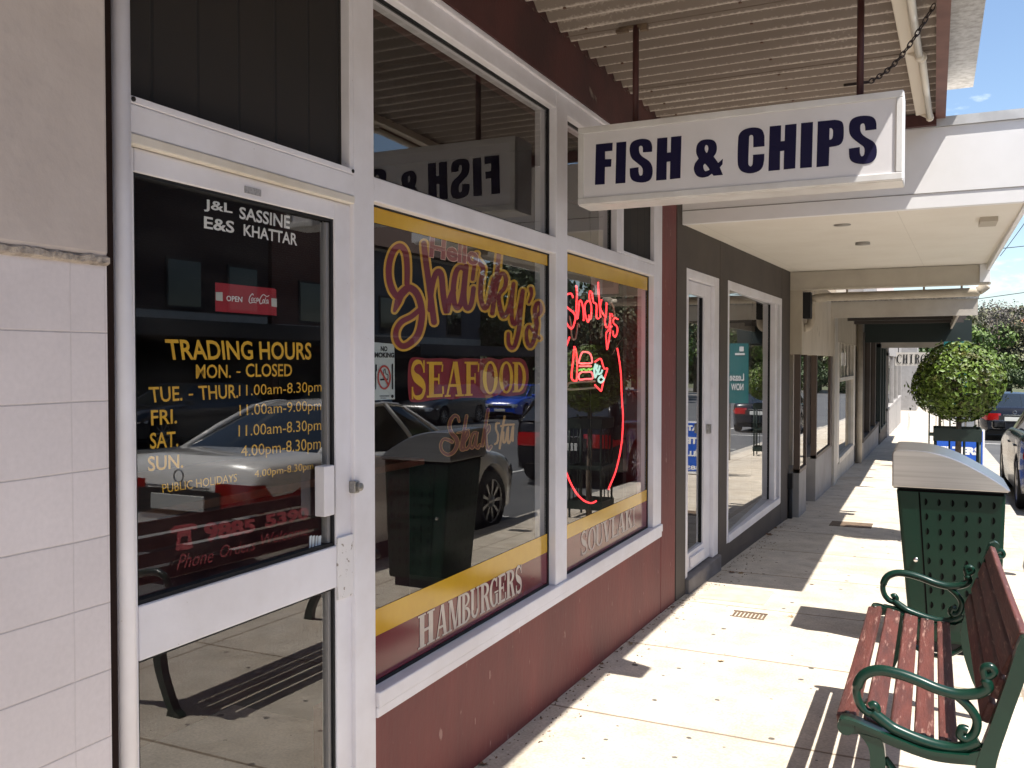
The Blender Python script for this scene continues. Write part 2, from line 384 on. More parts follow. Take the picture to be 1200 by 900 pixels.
def stroke(mb, pts, wid, fn, depth, n=7, closed=False, raw=False):
    """painted brush stroke: pts 2D (pixel traced), wid width or (start,end) or list per point; fn(x,y,d)->3D"""
    P = [Vector(p) for p in pts] if raw else spline(pts, n, closed)
    m_ = len(P)
    if isinstance(wid, (int, float)): wid = (wid, wid)
    ws = [wid[0]+(wid[1]-wid[0])*i/(m_-1) for i in range(m_)] if len(wid) == 2 else None
    if ws is None:
        ws = []
        for i in range(m_):
            t = i/(m_-1)*(len(wid)-1); a = int(min(t, len(wid)-2)); ws.append(wid[a]+(wid[a+1]-wid[a])*(t-a))
    v = []; f = []
    for i, p in enumerate(P):
        t = (P[min(i+1, m_-1)]-P[max(i-1, 0)])
        if t.length < 1e-9: t = Vector((1, 0))
        t.normalize(); nrm = Vector((-t.y, t.x))*ws[i]/2
        dd = depth+i*2e-6
        v += [fn(*(p+nrm), dd), fn(*(p-nrm), dd)]
        if i: f.append((2*i-2, 2*i-1, 2*i+1, 2*i))
    mb.add(v, f)
    if not closed:
        for e, sgn in ((0, -1), (m_-1, 1)):
            c = P[e]; a0 = P[1]-P[0] if e == 0 else P[-1]-P[-2]
            a0.normalize(); base = math.atan2(a0.y, a0.x)+(math.pi if e == 0 else 0)
            arc = [c+Vector((math.cos(base+a), math.sin(base+a)))*ws[e]/2 for a in [R(x) for x in range(-90, 91, 30)]]
            mb.add([fn(*q, depth+(0 if e == 0 else (m_-1)*2e-6)) for q in arc], [tuple(range(len(arc)))])
# a slab-serif alphabet, in a unit box, as polygons and strokes
def serif(ch):
    T, t, s = .27, .12, .055
    rect = lambda x0, x1, y0, y1: [(x0, y0), (x1, y0), (x1, y1), (x0, y1)]
    def bar(xa, xb, w_, y0=0, y1=1): return [(xa, y0), (xa+w_, y0), (xb+w_, y1), (xb, y1)]
    def feet(x0, x1, y=0): return rect(x0, x1, y, y+s) if y < .5 else rect(x0, x1, y-s, y)
    def ring(cx, cy, rx, ry, thx, thy, a0=0, a1=360, n=28):
        o_ = [(cx+rx*math.cos(R(a0+(a1-a0)*i/n)), cy+ry*math.sin(R(a0+(a1-a0)*i/n))) for i in range(n+1)]
        i_ = [(cx+(rx-thx)*math.cos(R(a0+(a1-a0)*i/n)), cy+(ry-thy)*math.sin(R(a0+(a1-a0)*i/n))) for i in range(n+1)]
        return [[o_[i], o_[i+1], i_[i+1], i_[i]] for i in range(n)]
    I = [rect(.5-T/2, .5+T/2, s, 1-s), feet(.15, .85), feet(.15, .85, 1)]
    stem = [rect(.12, .12+T, s, 1-s), feet(0, .12+T+.12), feet(0, .12+T+.12, 1)]
    if ch == 'I': return I
    if ch == 'H': return [rect(.1, .1+T, s, 1-s), rect(.9-T, .9, s, 1-s), feet(0, .46), feet(.54, 1), feet(0, .46, 1), feet(.54, 1, 1), rect(.1+T, .9-T, .45, .54)]
    if ch == 'A': return [bar(.08, .44, .10, s, 1), bar(.66, .42, .24, s, 1), rect(.25, .72, .28, .36), feet(0, .3), feet(.55, 1)]
    if ch == 'V': return [bar(.38, .08, .25, 0, 1-s), bar(.52, .84, .09, 0, 1-s), feet(0, .45, 1), feet(.7, 1, 1)]
    if ch == 'M': return [bar(.08, .08, .09, s, 1-s), rect(.74, .94, s, 1-s), bar(.44, .1, .19, 0, 1), bar(.5, .74, .08, 0, 1), feet(0, .26), feet(.66, 1), feet(0, .2, 1), feet(.76, 1, 1)]
    if ch == 'E': return stem+[rect(.39, .86, 1-.09, 1), rect(.39, .88, 0, .09), rect(.39, .66, .47, .55), bar(.80, .84, .08, .72, .92), bar(.86, .84, .1, .08, .30), rect(.62, .70, .36, .66)]
    if ch == 'L': return stem+[rect(.39, .88, 0, .09), bar(.88, .86, .1, .0, .33)]
    if ch == 'F': return stem+[rect(.39, .88, 1-.09, 1), rect(.39, .68, .47, .55), bar(.86, .88, .09, .70, .95), rect(.64, .72, .36, .66)]
    if ch == 'K': return stem+[bar(.42, .74, .11, .45, 1-s), bar(.66, .42, .25, s, .6), feet(.58, 1), feet(.62, 1, 1)]
    if ch == 'U': return [rect(.1, .1+T, .28, 1-s), rect(.78, .89, .28, 1-s), feet(0, .48, 1), feet(.66, 1, 1)]+ring(.495, .28, .395, .28, .2, .09, 180, 360)
    if ch == 'O': return ring(.5, .5, .5, .5, .24, .07)
    if ch == 'D': return stem+ring(.4, .5, .58, .5, .25, .08, -90, 90)
    if ch == 'P': return stem+ring(.42, .74, .5, .26, .24, .08, -90, 90)
    if ch == 'B': return stem+ring(.40, .76, .5, .24, .22, .075, -90, 90)+ring(.42, .26, .56, .26, .25, .075, -90, 90)
    if ch == 'R': return stem+ring(.40, .75, .5, .25, .24, .08, -90, 90)+[bar(.70, .46, .25, s, .52), feet(.66, 1)]
    if ch == 'C': return ring(.54, .5, .54, .5, .26, .075, 55, 305)+[rect(.80, .9, .66, .98)]
    if ch == 'G': return ring(.52, .5, .52, .5, .25, .075, 55, 300)+[rect(.76, .86, .66, .98), rect(.68, .92, .06, .42), feet(.56, 1, .46)]
    if ch == 'S':
        pts = [(.80, .78), (.66, .93), (.45, .96), (.24, .90), (.15, .74), (.28, .58), (.52, .49), (.76, .38), (.84, .24), (.72, .08), (.48, .035), (.26, .08), (.15, .24)]
        sp_ = spline(pts, 4); n_ = len(sp_); o_ = []
        wv = lambda q: .07+.20*math.exp(-((q-.5)/.20)**2)+.04*math.exp(-((q-.2)/.1)**2)+.04*math.exp(-((q-.8)/.1)**2)
        L_, R_ = [], []
        for i, p in enumerate(sp_):
            d = sp_[min(i+1, n_-1)]-sp_[max(i-1, 0)]; d.normalize(); nn = Vector((-d.y, d.x))*wv(i/(n_-1))/2; L_.append(p+nn); R_.append(p-nn)
        return [[tuple(L_[i]), tuple(L_[i+1]), tuple(R_[i+1]), tuple(R_[i])] for i in range(n_-1)]+[rect(.78, .87, .68, 1), rect(.1, .19, 0, .32)]
def serif_word(mb, letters, fn):
    """letters: (char, map(u,v)->(3D)); fn unused depth step keeps overlapping pieces apart"""
    for ch, mp_ in letters:
        for i, poly in enumerate(serif(ch)):
            mb.add([mp_(p[0], p[1], i*3e-6) for p in poly], [tuple(range(len(poly)))])
# ------------------------------------------------------------------ neighbour with tiled front (left edge)
TILE = lines_mat('pale wall tiles', (.70, .645, .66), (.36, .32, .33), [('Z', .1357, 1.746, .62), ('Y', .40, 1.00, .20), ('Y', .40, 1.08, .14)], .42, .0020,
                 (.63, .575, .585), .5, 2, col3=(.56, .51, .51), jitter=.004, cell=((0, 1.08, 1.746), (50, .4, .1357), .035), grain=.08)
RENDER = mat('weathered cream render', (.58, .515, .485), .85, col2=(.49, .43, .405), scale=2.5, bump=.25, bscale=28, col3=(.40, .34, .28), scale3=5, amt3=(.68, .8))
nb = thing('tiled_building', 'pale tiled shopfront wall with cracked rendered upper part, left of the white glass door', 'building', (-1.6, .6, 0))
BX(-1.9, -1.500, -14, 1.282, -.3, 1.742).build('tiled_wall', TILE, nb)
up = MB().box(-1.9, -1.488, -14, 1.279, 1.758, 3.0)
up.build('upper_wall', RENDER, nb, bevel=.01)
# crumbling ledge between the two
l = MB(); rows = []
n = 240
for i in range(n+1):
    y = -1.2+(1.279+1.2)*i/n
    j = lambda s_: .45*s_*(math.sin(y*41)+math.sin(y*97+1)+math.sin(y*173+2)+random.uniform(-1, 1))
    rows.append([(-1.52, y, 1.740), (-1.494+j(.0012), y, 1.742+j(.001)), (-1.4875+j(.002), y, 1.746+j(.0015)), (-1.4865+j(.001), y, 1.752+j(.002)), (-1.4868, y, 1.757+j(.003)), (-1.494, y, 1.762+j(.003))])
l.grid(rows, False)
l.build('ledge', mat('crumbling dirty plaster', (.45, .39, .34), .95, col2=(.17, .145, .13), scale=30, amt=(.45, .66), bump=.8, bscale=120), nb)
BX(-9, -1.9, -14, 1.30, -.3, 5.5).build('rear_block', RENDER, nb)
BX(-1.9, -1.500, -14, 1.30, 3.0, 5.5).build('parapet', RENDER, nb)
nc = MB().box(-1.49, .18, -14, .25, 3.02, 3.14)
nc.build('canopy', WHITE, nb)

# ------------------------------------------------------------------ the takeaway shop
FX, GX = -1.515, -1.555                         # front of the frames, plane of the glass
shop = thing('takeaway_shop', 'maroon takeaway shopfront with white framed painted windows and corrugated canopy', 'building', (-1.6, 3.4, 0))
# low wall with sill
wl = MB(); wl.box(-1.75, -1.52, 2.255, 5.386, -.4, .47)
wl.build('base_wall', MAROON, shop)
BX(-1.75, -1.517, 5.388, 5.735, -.4, 2.76).build('pilaster', MAROON, shop, bevel=.012)
bm = MB().box(-1.8, -1.50, .30, 5.735, 2.765, 3.03)
bm.build('fascia_beam', MARDK, shop)
# torn paper edge and flaking along the beam top
fl = MB()
for i in range(150):
    y = random.uniform(.6, 5.6); h = random.uniform(.004, .016); w_ = random.uniform(.006, .03)
    fl.quad((-1.498, y, 2.995), (-1.498, y+w_, 2.995), (-1.497+random.uniform(0, .006), y+w_*.8, 2.995-h), (-1.497+random.uniform(0, .006), y+.1*w_, 2.995-h*random.random()))
for (y, z) in ((4.05, 2.865), (4.08, 2.85), (4.12, 2.845)):
    fl.quad((-1.498, y, z), (-1.498, y+.03, z-.01), (-1.498, y+.028, z-.04), (-1.498, y-.002, z-.03))
BX(-8, -1.8, 1.30, 5.735, 3.03, 5.6).build('upper_wall', RENDER, shop)
BX(-1.8, -1.52, 1.30, 5.735, 3.20, 5.6).build('parapet', RENDER, shop)
fl.build('flaking_paint', mat('flaking paint', (.22, .17, .14), .9, col2=(.05, .02, .02), scale=30), shop)
# interior shell
BLOCK = lines_mat('painted block wall', (.20, .195, .185), (.07, .07, .068), [('Z', .21, .02, 1), ('X', .41, -1.7, .8)], .8, .006, (.15, .148, .14), .3, 3)
BX(-1.765, -1.62, 5.390, 5.5, 0, 3).build('block_pier', BLOCK, shop)
BX(-7, -1.765, 5.392, 5.5, 0, 3).build('side_wall', DARKIN, shop)
BX(-7, -1.62, 1.20, 1.30, 0, 3).build('side_wall', DARKIN, shop)
BX(-7.1, -7, 1.2, 5.5, 0, 3).build('rear_wall', DARKIN, shop)
BX(-7, -1.62, 1.3, 5.39, 2.94, 3.0).build('ceiling', DARKIN, shop)
BX(-7, -1.78, 1.3, 5.39, .02, .05).build('shop_floor', mat('dark floor tiles', (.07, .06, .055), .5), shop)

# frames
fr = MB()
fr.box(-1.62, FX, 2.15, 2.255, .0, 2.762)                                  # post between door and window
door_post = fr.build('door_post', WHITE, shop, bevel=.004)
pc = MB(); pc.tube([(-1.512, 1.3325, -.2), (-1.512, 1.3325, 3.0)], .0185, 14)
pc.box(-1.62, -1.520, 1.306, 1.345, -.2, 2.762)
pc.build('round_post', WHITE, shop)
BX(-1.7, -1.508, 1.2825, 1.3055, -.2, 3.0).build('joint_gap', mat('dark brown open joint', (.022, .013, .011), .95, spec=.1), shop)
# door head
dh = MB(); dh.box(-1.62, FX+.002, 1.3455, 2.1495, 2.027, 2.088)
dh.build('door_head', WHITE, shop, bevel=.004)
dhb = BX(-1.60, FX+.005, 1.3458, 2.1493, 2.004, 2.0265); dhb.build('weather_bead', CREAM, shop, bevel=.003)
BX(-1.62, -1.545, 1.3455, 2.1495, 2.0885, 2.7615).build('boarded_panel', PANEL, shop)
tr = MB()
tr.box(-1.545, FX+.004, 1.3455, 2.1495, 2.0885, 2.104); tr.box(-1.5455, FX, 2.132, 2.1495, 2.104, 2.7615); tr.box(-1.5455, FX, 1.3455, 1.356, 2.104, 2.7615)
tr.build('panel_trim', WHITE, shop, bevel=.002)
sc = MB()
for y in (1.362, 2.140): MB().tube([(FX+.003, y, 2.0965), (FX+.0065, y, 2.0965)], .0055, 8).build('screw', BLACK, shop)

# ---- glass door
DXF = -1.530
dY = lambda px, py: onX(px, py, DXF)
yl = onX(159, 400, DXF).y; yr = onX(393, 400, DXF).y
zt = onX(275, 229, DXF).z; z1 = onX(275, 676, DXF).z; z2 = onX(275, 733, DXF).z
dl, dr, dt, db = 1.3470, onX(411, 420, DXF).y, 2.003, .02
D = MB()
D.box(-1.575, DXF, dl, yl, db, dt); D.box(-1.575, DXF, yr, dr, db, dt)
D.box(-1.575, DXF+.001, yl, yr, zt, dt); D.box(-1.575, DXF+.002, yl, yr, z2, z1); D.box(-1.575, DXF+.001, yl, yr, db, .16)
door = D.build('door', WHITE, shop, bevel=.003)
DG = -1.553
for (a, b, c) in ((z1, zt, 0), (.16, z2, 1)):
    q = MB(); q.quad((DG, yl, a), (DG, yr, a), (DG, yr, b), (DG, yl, b)); q.build('glass_pane', GLASS, door)
    k = MB()
    e = .009
    k.box(-1.56, DXF-.006, yl, yl+e*.7, a, b); k.box(-1.56, DXF-.006, yr-e, yr, a, b); k.box(-1.56, DXF-.006, yl+e*.7, yr-e, a, a+e); k.box(-1.56, DXF-.006, yl+e*.7, yr-e, b-e*.7, b)
    k.build('gasket', BLACK, door)
k = MB(); k.box(-1.565, DXF-.014, yr-.022, yr-.0095, .17, z2-.01); k.box(-1.565, DXF-.014, yr-.022, yr-.0095, z1+.01, zt-.01)
k.build('inner_bead', mat('grey anodised aluminium', (.32, .31, .31), .4, .4), door)
hY = onX(381, 570, -1.51).y; hY2 = onX(392, 570, -1.51).y
BX(-1.546, -1.512, hY, hY2+.004, onX(386, 605, -1.51).z, onX(386, 546, -1.51).z).build('push_plate', WHITE, door, bevel=.003)
GREYM = mat('scratched grey metal', (.42, .41, .40), .4, .8, col2=(.25, .24, .22), scale=30)
kz = onX(412, 570, DXF).z
lk = MB().box(DXF, DXF+.022, dr-.012, dr+.012, kz-.018, kz+.018); lk.cyl((DXF+.02, dr+.004, kz), (DXF+.034, dr+.004, kz), .012, 12)
lk.build('door_lock', GREYM, door, bevel=.003)
ka, kb = onX(405, 627, DXF).z, onX(405, 699, DXF).z
CHIP = mat('chipped white paint', (.72, .70, .71), .5, col2=(.22, .17, .13), scale=60, amt=(.62, .68))
BX(DXF, DXF+.008, onX(394, 660, DXF).y, dr+.004, kb, ka).build('latch_plate', CHIP, door, bevel=.002)
lb = MB().box(DXF+.001, DXF+.003, onX(286, 225, DXF).y, onX(305, 225, DXF).y, onX(295, 228, DXF).z, onX(295, 220, DXF).z)
lb.build('maker_label', mat('grey label', (.36, .35, .36), .5, col2=(.2, .2, .2), scale=160), door)
ST = BX(-1.7, -1.50, 1.37, 2.15, -.2, .018); ST.build('door_step', STEP, shop)

# ---- painted lettering on a glass plane
def dec(X):
    return lambda x, y, d=0: onX(x, y, X+d)
TX = DG-.002
def line(s, tl, tr, br, bl, X=TX, bold=.0, shear=0, mb=None):
    mb = mb or MB(); put(mb, text2d(s, bold, shear), quadmap(onX(*tl, X), onX(*tr, X), onX(*br, X), onX(*bl, X))); return mb
def c6(ox, oy, sc_): return lambda x, y: (ox+x/sc_, oy+y/sc_)
o_ = c6(140, 180, 4)
m = MB()
line('J&L', o_(396, 212), o_(530, 236), o_(530, 294), o_(396, 270), mb=m, bold=.022); line('SASSINE', o_(562, 248), o_(800, 292), o_(798, 355), o_(562, 305), mb=m, bold=.022)
line('E&S', o_(396, 292), o_(538, 318), o_(538, 374), o_(396, 350), mb=m, bold=.022); line('KHATTAR', o_(582, 330), o_(834, 376), o_(833, 432), o_(582, 384), mb=m, bold=.022)
m.build('proprietor_lettering', WHP, door)
o_ = c6(160, 390, 4.5)
m = MB()
line('TRADING HOURS', o_(148, 32), o_(922, 52), o_(922, 142), o_(165, 144), mb=m, bold=.02)
line('MON.', o_(313, 166), o_(497, 168), o_(497, 238), o_(313, 242), mb=m, bold=.014); line('-', o_(527, 203), o_(548, 203), o_(548, 211), o_(527, 211), mb=m); line('CLOSED', o_(576, 162), o_(820, 164), o_(820, 230), o_(576, 234), mb=m, bold=.014)
line('TUE.', o_(62, 286), o_(242, 282), o_(242, 358), o_(74, 370), mb=m, bold=.014); line('-', o_(275, 322), o_(298, 321), o_(298, 330), o_(275, 331), mb=m); line('THUR.', o_(325, 280), o_(536, 272), o_(536, 344), o_(332, 356), mb=m, bold=.014)
line('FRI.', o_(75, 408), o_(214, 402), o_(214, 478), o_(78, 490), mb=m, bold=.014); line('SAT.', o_(70, 528), o_(220, 518), o_(220, 600), o_(72, 614), mb=m, bold=.014); line('SUN.', o_(58, 652), o_(246, 640), o_(246, 712), o_(62, 732), mb=m, bold=.014)
line('11.00am-8.30pm', o_(540, 276), o_(976, 256), o_(976, 326), o_(540, 352), mb=m); line('11.00am-9.00pm', o_(542, 380), o_(974, 354), o_(974, 424), o_(545, 456), mb=m)
line('11.00am-8.30pm', o_(538, 488), o_(974, 456), o_(974, 530), o_(538, 566), mb=m); line('4.00pm-8.30pm', o_(550, 596), o_(972, 550), o_(972, 632), o_(552, 672), mb=m)
line('4.00pm-8.30pm', o_(622, 726), o_(932, 680), o_(932, 730), o_(622, 776), mb=m); line('PUBLIC HOLIDAYS', o_(134, 798), o_(530, 742), o_(530, 784), o_(138, 846), mb=m, bold=.004)
m.build('trading_hours_lettering', YEL, door)
o_ = c6(190, 600, 6.316)
m = MB()
line('9885', o_(305, 78), o_(690, -2+60-10), o_(690, 150), o_(320, 232), mb=m, bold=.05); line('5390', o_(760, 20), o_(1085, -40), o_(1085, 52), o_(765, 122), mb=m, bold=.05)
line('Phone', o_(118, 318), o_(380, 268), o_(380, 370), o_(105, 430), mb=m, shear=.3); line('Orders', o_(430, 250), o_(690, 195), o_(690, 282), o_(430, 340), mb=m, shear=.3); line('Welcome', o_(730, 170), o_(1080, 95), o_(1080, 170), o_(735, 250), mb=m, shear=.3)
ph = [[(62, 130), (90, 104), (225, 82), (258, 95), (258, 125), (225, 132), (215, 120), (215, 190), (228, 262), (200, 275), (112, 288), (98, 280), (110, 200), (110, 140), (100, 150), (70, 162)], [(140, 185), (135, 235), (190, 225), (190, 175)]]
v, f = curve_fill(ph); m.add([onX(*o_(*p), TX) for p in v], f)
m.build('telephone_lettering', REDP, door)

# ---- windows
def window(name, y0, y1, z0, z1, frame_boxes, glassm=GLASS):
    m_ = MB()
    for b in frame_boxes: m_.box(*b)
    o = m_.build(name, WHITE, shop, bevel=.004)
    q = MB(); q.quad((GX, y0, z0), (GX, y1, z0), (GX, y1, z1), (GX, y0, z1)); q.build('glass_pane', glassm, o)
    k_ = MB(); e_ = .012
    k_.box(GX-.012, GX+.006, y1-e_, y1, z0, z1); k_.box(GX-.012, GX+.006, y0, y0+e_*.5, z0, z1); k_.box(GX-.012, GX+.006, y0+e_*.5, y1-e_, z0, z0+e_); k_.box(GX-.012, GX+.006, y0+e_*.5, y1-e_, z1-e_*.5, z1)
    k_.build('gasket', BLACK, o)
    return o
SX = -1.503
wL = window('window', 2.256, 3.68, .552, 2.03, [(-1.62, FX, 3.68, 3.815, .5525, 2.762), (-1.62, FX-.001, 2.2555, 3.6795, 2.03, 2.103), (-1.6, SX, 2.2555, 5.384, .505, .5515), (-1.6, SX-.006, 2.2555, 5.384, .472, .5045)])
wU = window('transom_window', 2.256, 3.68, 2.104, 2.668, [(-1.62, FX-.002, 2.2555, 3.6795, 2.668, 2.763), (-1.56, FX+.010, 2.2555, 5.384, 2.742, 2.7645)])
wS = window('window', 3.816, 5.215, .552, 2.062, [(-1.62, FX, 5.215, 5.386, .5525, 2.763), (-1.62, FX-.001, 3.8155, 5.2145, 2.062, 2.13)])
wT = window('transom_window', 3.816, 4.52, 2.131, 2.668, [(-1.62, FX-.002, 3.8155, 5.2145, 2.668, 2.7415), (-1.62, FX, 4.52, 4.60, 2.131, 2.6675), (-1.62, FX+.003, 4.63, 5.2145, 2.1305, 2.15), (-1.62, FX+.002, 4.60, 4.628, 2.1305, 2.6675)])
BX(-1.62, -1.54, 4.628, 5.2145, 2.15, 2.6675).build('boarded_panel', PANEL, shop)
# painted borders (behind the glass): yellow top and stripe, maroon foot
PX_ = GX-.002
def band(o, mt, pts, X=PX_-.004, name='painted_border'):
    m_ = MB(); m_.add([onX(p[0], p[1], X) for p in pts], [tuple(range(len(pts)))]); return m_.build(name, mt, o)
zA = lambda px, py: onX(px, py, PX_).z
b = MB()
def zy(y0, y1, z0, z1, d=-.0045): return [(PX_-d, y0, z0), (PX_-d, y1, z0), (PX_-d, y1, z1), (PX_-d, y0, z1)]
yA, yB = 2.256, 3.67
ztop = onX(545, 290, PX_).z
b.quad(*zy(yA, yB, onX(540, 286.5, PX_).z, 2.03))
sA, sB = (onX(545, 668, PX_).z, onX(545, 691, PX_).z)
zs1 = (onX(440, 715, PX_).z+onX(648, 621, PX_).z)/2; zs0 = (onX(440, 742, PX_).z+onX(648, 645, PX_).z)/2
b.build('yellow_border', YELO, wL); b = MB(); b.quad(*zy(yA, yB, zs0, zs1)); b.build('yellow_stripe', YELO, wL)
b = MB(); b.quad(*zy(yA, yB, .553, zs0-.0005)); b.build('maroon_border', MARO, wL)
b = MB(); yC, yD = 3.816, 5.20
zt2 = onX(715, 330, PX_).z; zs1b = (onX(668, 614, PX_).z+onX(757, 573, PX_).z)/2; zs0b = (onX(668, 630, PX_).z+onX(757, 586, PX_).z)/2
b.quad(*zy(yC, yD, zt2, 2.062)); b.quad(*zy(yC, yD, zs0b, zs1b)); yE = onX(758, 450, PX_).y
b.quad(*zy(yE, yD, zs1b+.0005, zt2-.0005)); b.build('yellow_border', YELO, wS)
b = MB(); b.quad(*zy(yC, yD, .553, zs0b-.0005)); b.build('maroon_border', MARO, wS)

# ---- signwriting: the big script name
fnp = lambda x, y, d=0: onX(x, y, PX_+d)
cA = c6(445, 270, 6); cB = c6(535, 280, 6.427)
A = lambda L_: [cA(*p) for p in L_]
Bq = lambda L_: [cB(*p) for p in L_]
name_strokes = [
    (A([(104, 566), (128, 505), (152, 448), (205, 405), (258, 440), (290, 525), (296, 620), (268, 735), (205, 800), (155, 812), (118, 770), (116, 705), (152, 645), (225, 605), (282, 556)]), (4, 8.5, 9.5, 9, 8.5, 8, 8, 8, 7.5, 7.5, 7, 7, 7, 6.5, 6)),
    (A([(192, 375), (193, 260), (182, 160), (146, 112), (100, 140), (68, 230), (66, 335), (90, 420), (132, 478)]), (6.5, 7, 7.5, 7.5, 7.5, 7.5, 7.5, 8, 7)),
    (A([(311, 92), (325, 220), (350, 400), (382, 645)]), (7, 7.5)),
    (A([(352, 560), (365, 420), (388, 318), (416, 288), (436, 330), (448, 460), (470, 572)])+[(526, 354), (531.5, 340)], (6, 7, 7.5, 7, 7)),
    ([(545, 316), (539.5, 313), (534, 320), (531.2, 340), (532.5, 355), (536, 361), (540.3, 355), (543.2, 340), (545.3, 320)], (6.5, 6.5)),
    ([(546.5, 312), (544, 340), (545, 357), (548.8, 361.5), (552.5, 355), (555, 338)], (6.5, 6)),
    ([(553.8, 327), (556.8, 306), (559, 297.5)], (5, 4.5)), ([(558, 302), (563, 309), (566.3, 316), (564, 330), (563.3, 348), (567.6, 361), (572.5, 355), (576, 338), (579, 326)], (5, 6, 6, 6, 6, 6, 5)),
    ([(584.6, 298), (582, 326), (577, 367)], (5.5, 6)), ([(580, 346), (585.2, 325), (590, 320.5), (593, 328), (591, 337.6), (585, 346), (585.5, 358), (589.5, 370.5), (594.2, 366.5), (598, 356), (602, 332.5)], (5, 5, 5, 5.5, 5.5, 5, 6, 6.5, 6, 5.5, 5)),
    ([(602, 332.5), (599.8, 354), (600, 374), (603, 380), (607, 371), (612.8, 341)], (5, 5.5)), ([(612.8, 341), (610.5, 361), (608.3, 385), (604, 403), (599.8, 408), (596, 402), (595.7, 391)], (5, 5.5, 5.5, 5.5, 5, 5, 4.5)),
    ([(622, 338), (623, 345), (619.8, 354.5)], (5, 3)),
    ([(631, 369), (634, 364), (632.6, 356), (629, 356), (627, 364), (628.8, 380), (626, 397), (621.6, 406), (617.8, 400), (617, 389), (620.2, 382.5), (626.5, 391), (632.2, 396.5)], (4.5, 4.8, 4.8, 5, 5.5, 5.8, 5.5, 5, 5, 4.5, 4, 4, 4)),
]
def widen(wd, e): return tuple(x+e for x in wd)
m = MB()
for i, (p, wd) in enumerate(name_strokes): stroke(m, p, widen(wd, 5.0), fnp, -.0035+i*2e-5)
m.build('name_outline', YEL, wL)
m = MB()
for i, (p, wd) in enumerate(name_strokes): stroke(m, p, widen(wd, -.4), fnp, -.0025+i*2e-5)
m.build('name_lettering', MARP, wL)
PINK = mat('pale pink outline paint', (.72, .45, .36), .5)
m = MB(); hq = ((504.5, 277), (561, 290.5), (560.5, 311.5), (503, 301))
put(m, text2d('Hello', .055), quadmap(*[onX(p[0]+dx, p[1]+dy, PX_-.0015) for p, dx, dy in zip(hq, (-.8, .8, .8, -.8), (-1, -1, 1, 1))])); m.build('hello_outline', PINK, wL)
m = MB(); put(m, text2d('Hello', .035), quadmap(*[onX(*p, PX_-.0008) for p in hq])); m.build('hello_lettering', mat('brick red paint', (.24, .018, .02), .5), wL)
# SEAFOOD
o_ = c6(470, 410, 7.5)
m = MB(); bgp = spline([(58, 250), (72, 100), (120, 64), (230, 76), (385, 72), (470, 82), (560, 74), (690, 78), (780, 68), (860, 84), (930, 70), (1060, 78), (1108, 140), (1122, 240), (1100, 340), (1060, 390), (930, 408), (860, 398), (790, 416), (700, 422), (560, 420), (450, 436), (380, 428), (250, 445), (160, 460), (84, 452), (64, 380)], 6, True)
v, f = curve_fill([[tuple(p) for p in bgp]]); m.add([onX(*o_(*p), PX_-.004) for p in v], f); m.build('seafood_ground', mat('dark red signwriting paint', (.22, .008, .02), .5), wL)
def wordmap(o, X, spec):
    r = []
    for ch, x0, x1, (ya0, ya1), (yb0, yb1) in spec:
        a, b_, c_, d_ = onX(*o(x0, ya0), X), onX(*o(x1, ya1), X), onX(*o(x1, yb1), X), onX(*o(x0, yb0), X)
        q = quadmap(a, b_, c_, d_)
        r.append((ch, (lambda u, v_, d, q=q: q(u, v_)+Vector((d, 0, 0)))))
    return r
m = MB(); serif_word(m, wordmap(o_, PX_-.002, [('S', 78, 226, (92, 92), (436, 428)), ('E', 226, 384, (105, 105), (420, 412)), ('A', 384, 552, (104, 104), (414, 406)), ('F', 558, 692, (104, 104), (406, 399)),
     ('O', 718, 850, (98, 98), (394, 390)), ('O', 862, 986, (100, 100), (385, 382)), ('D', 980, 1100, (107, 107), (374, 368))]), None)
m.build('seafood_lettering', YEL, wL)
# HAMBURGERS, SOUVLAKI
def slope_word(o, X, xs_, cap, base):
    ln = lambda q, x: q[0][1]+(q[1][1]-q[0][1])*(x-q[0][0])/(q[1][0]-q[0][0])
    return wordmap(o, X, [(ch, a, b_, (ln(cap, a), ln(cap, b_)), (ln(base, a), ln(base, b_))) for ch, a, b_ in xs_])
o_ = c6(480, 650, 7.5); m = MB()
serif_word(m, slope_word(o_, GX+.004, [('H', 75, 220), ('A', 230, 336), ('M', 340, 456), ('B', 454, 534), ('U', 534, 614), ('R', 618, 706), ('G', 703, 780), ('E', 776, 850), ('R', 848, 926), ('S', 928, 990)], ((75, 545), (985, 82)), ((75, 838), (985, 322))), None)
m.build('hamburgers_lettering', CRP, wL)
o_ = c6(670, 585, 11.25); m = MB()
serif_word(m, slope_word(o_, GX+.004, [('S', 118, 210), ('O', 215, 318), ('U', 314, 414), ('V', 412, 522), ('L', 520, 612), ('A', 600, 706), ('K', 702, 800), ('I', 795, 842)], ((120, 440), (838, 100)), ((120, 755), (838, 345))), None)
m.build('souvlaki_lettering', CRP, wS)
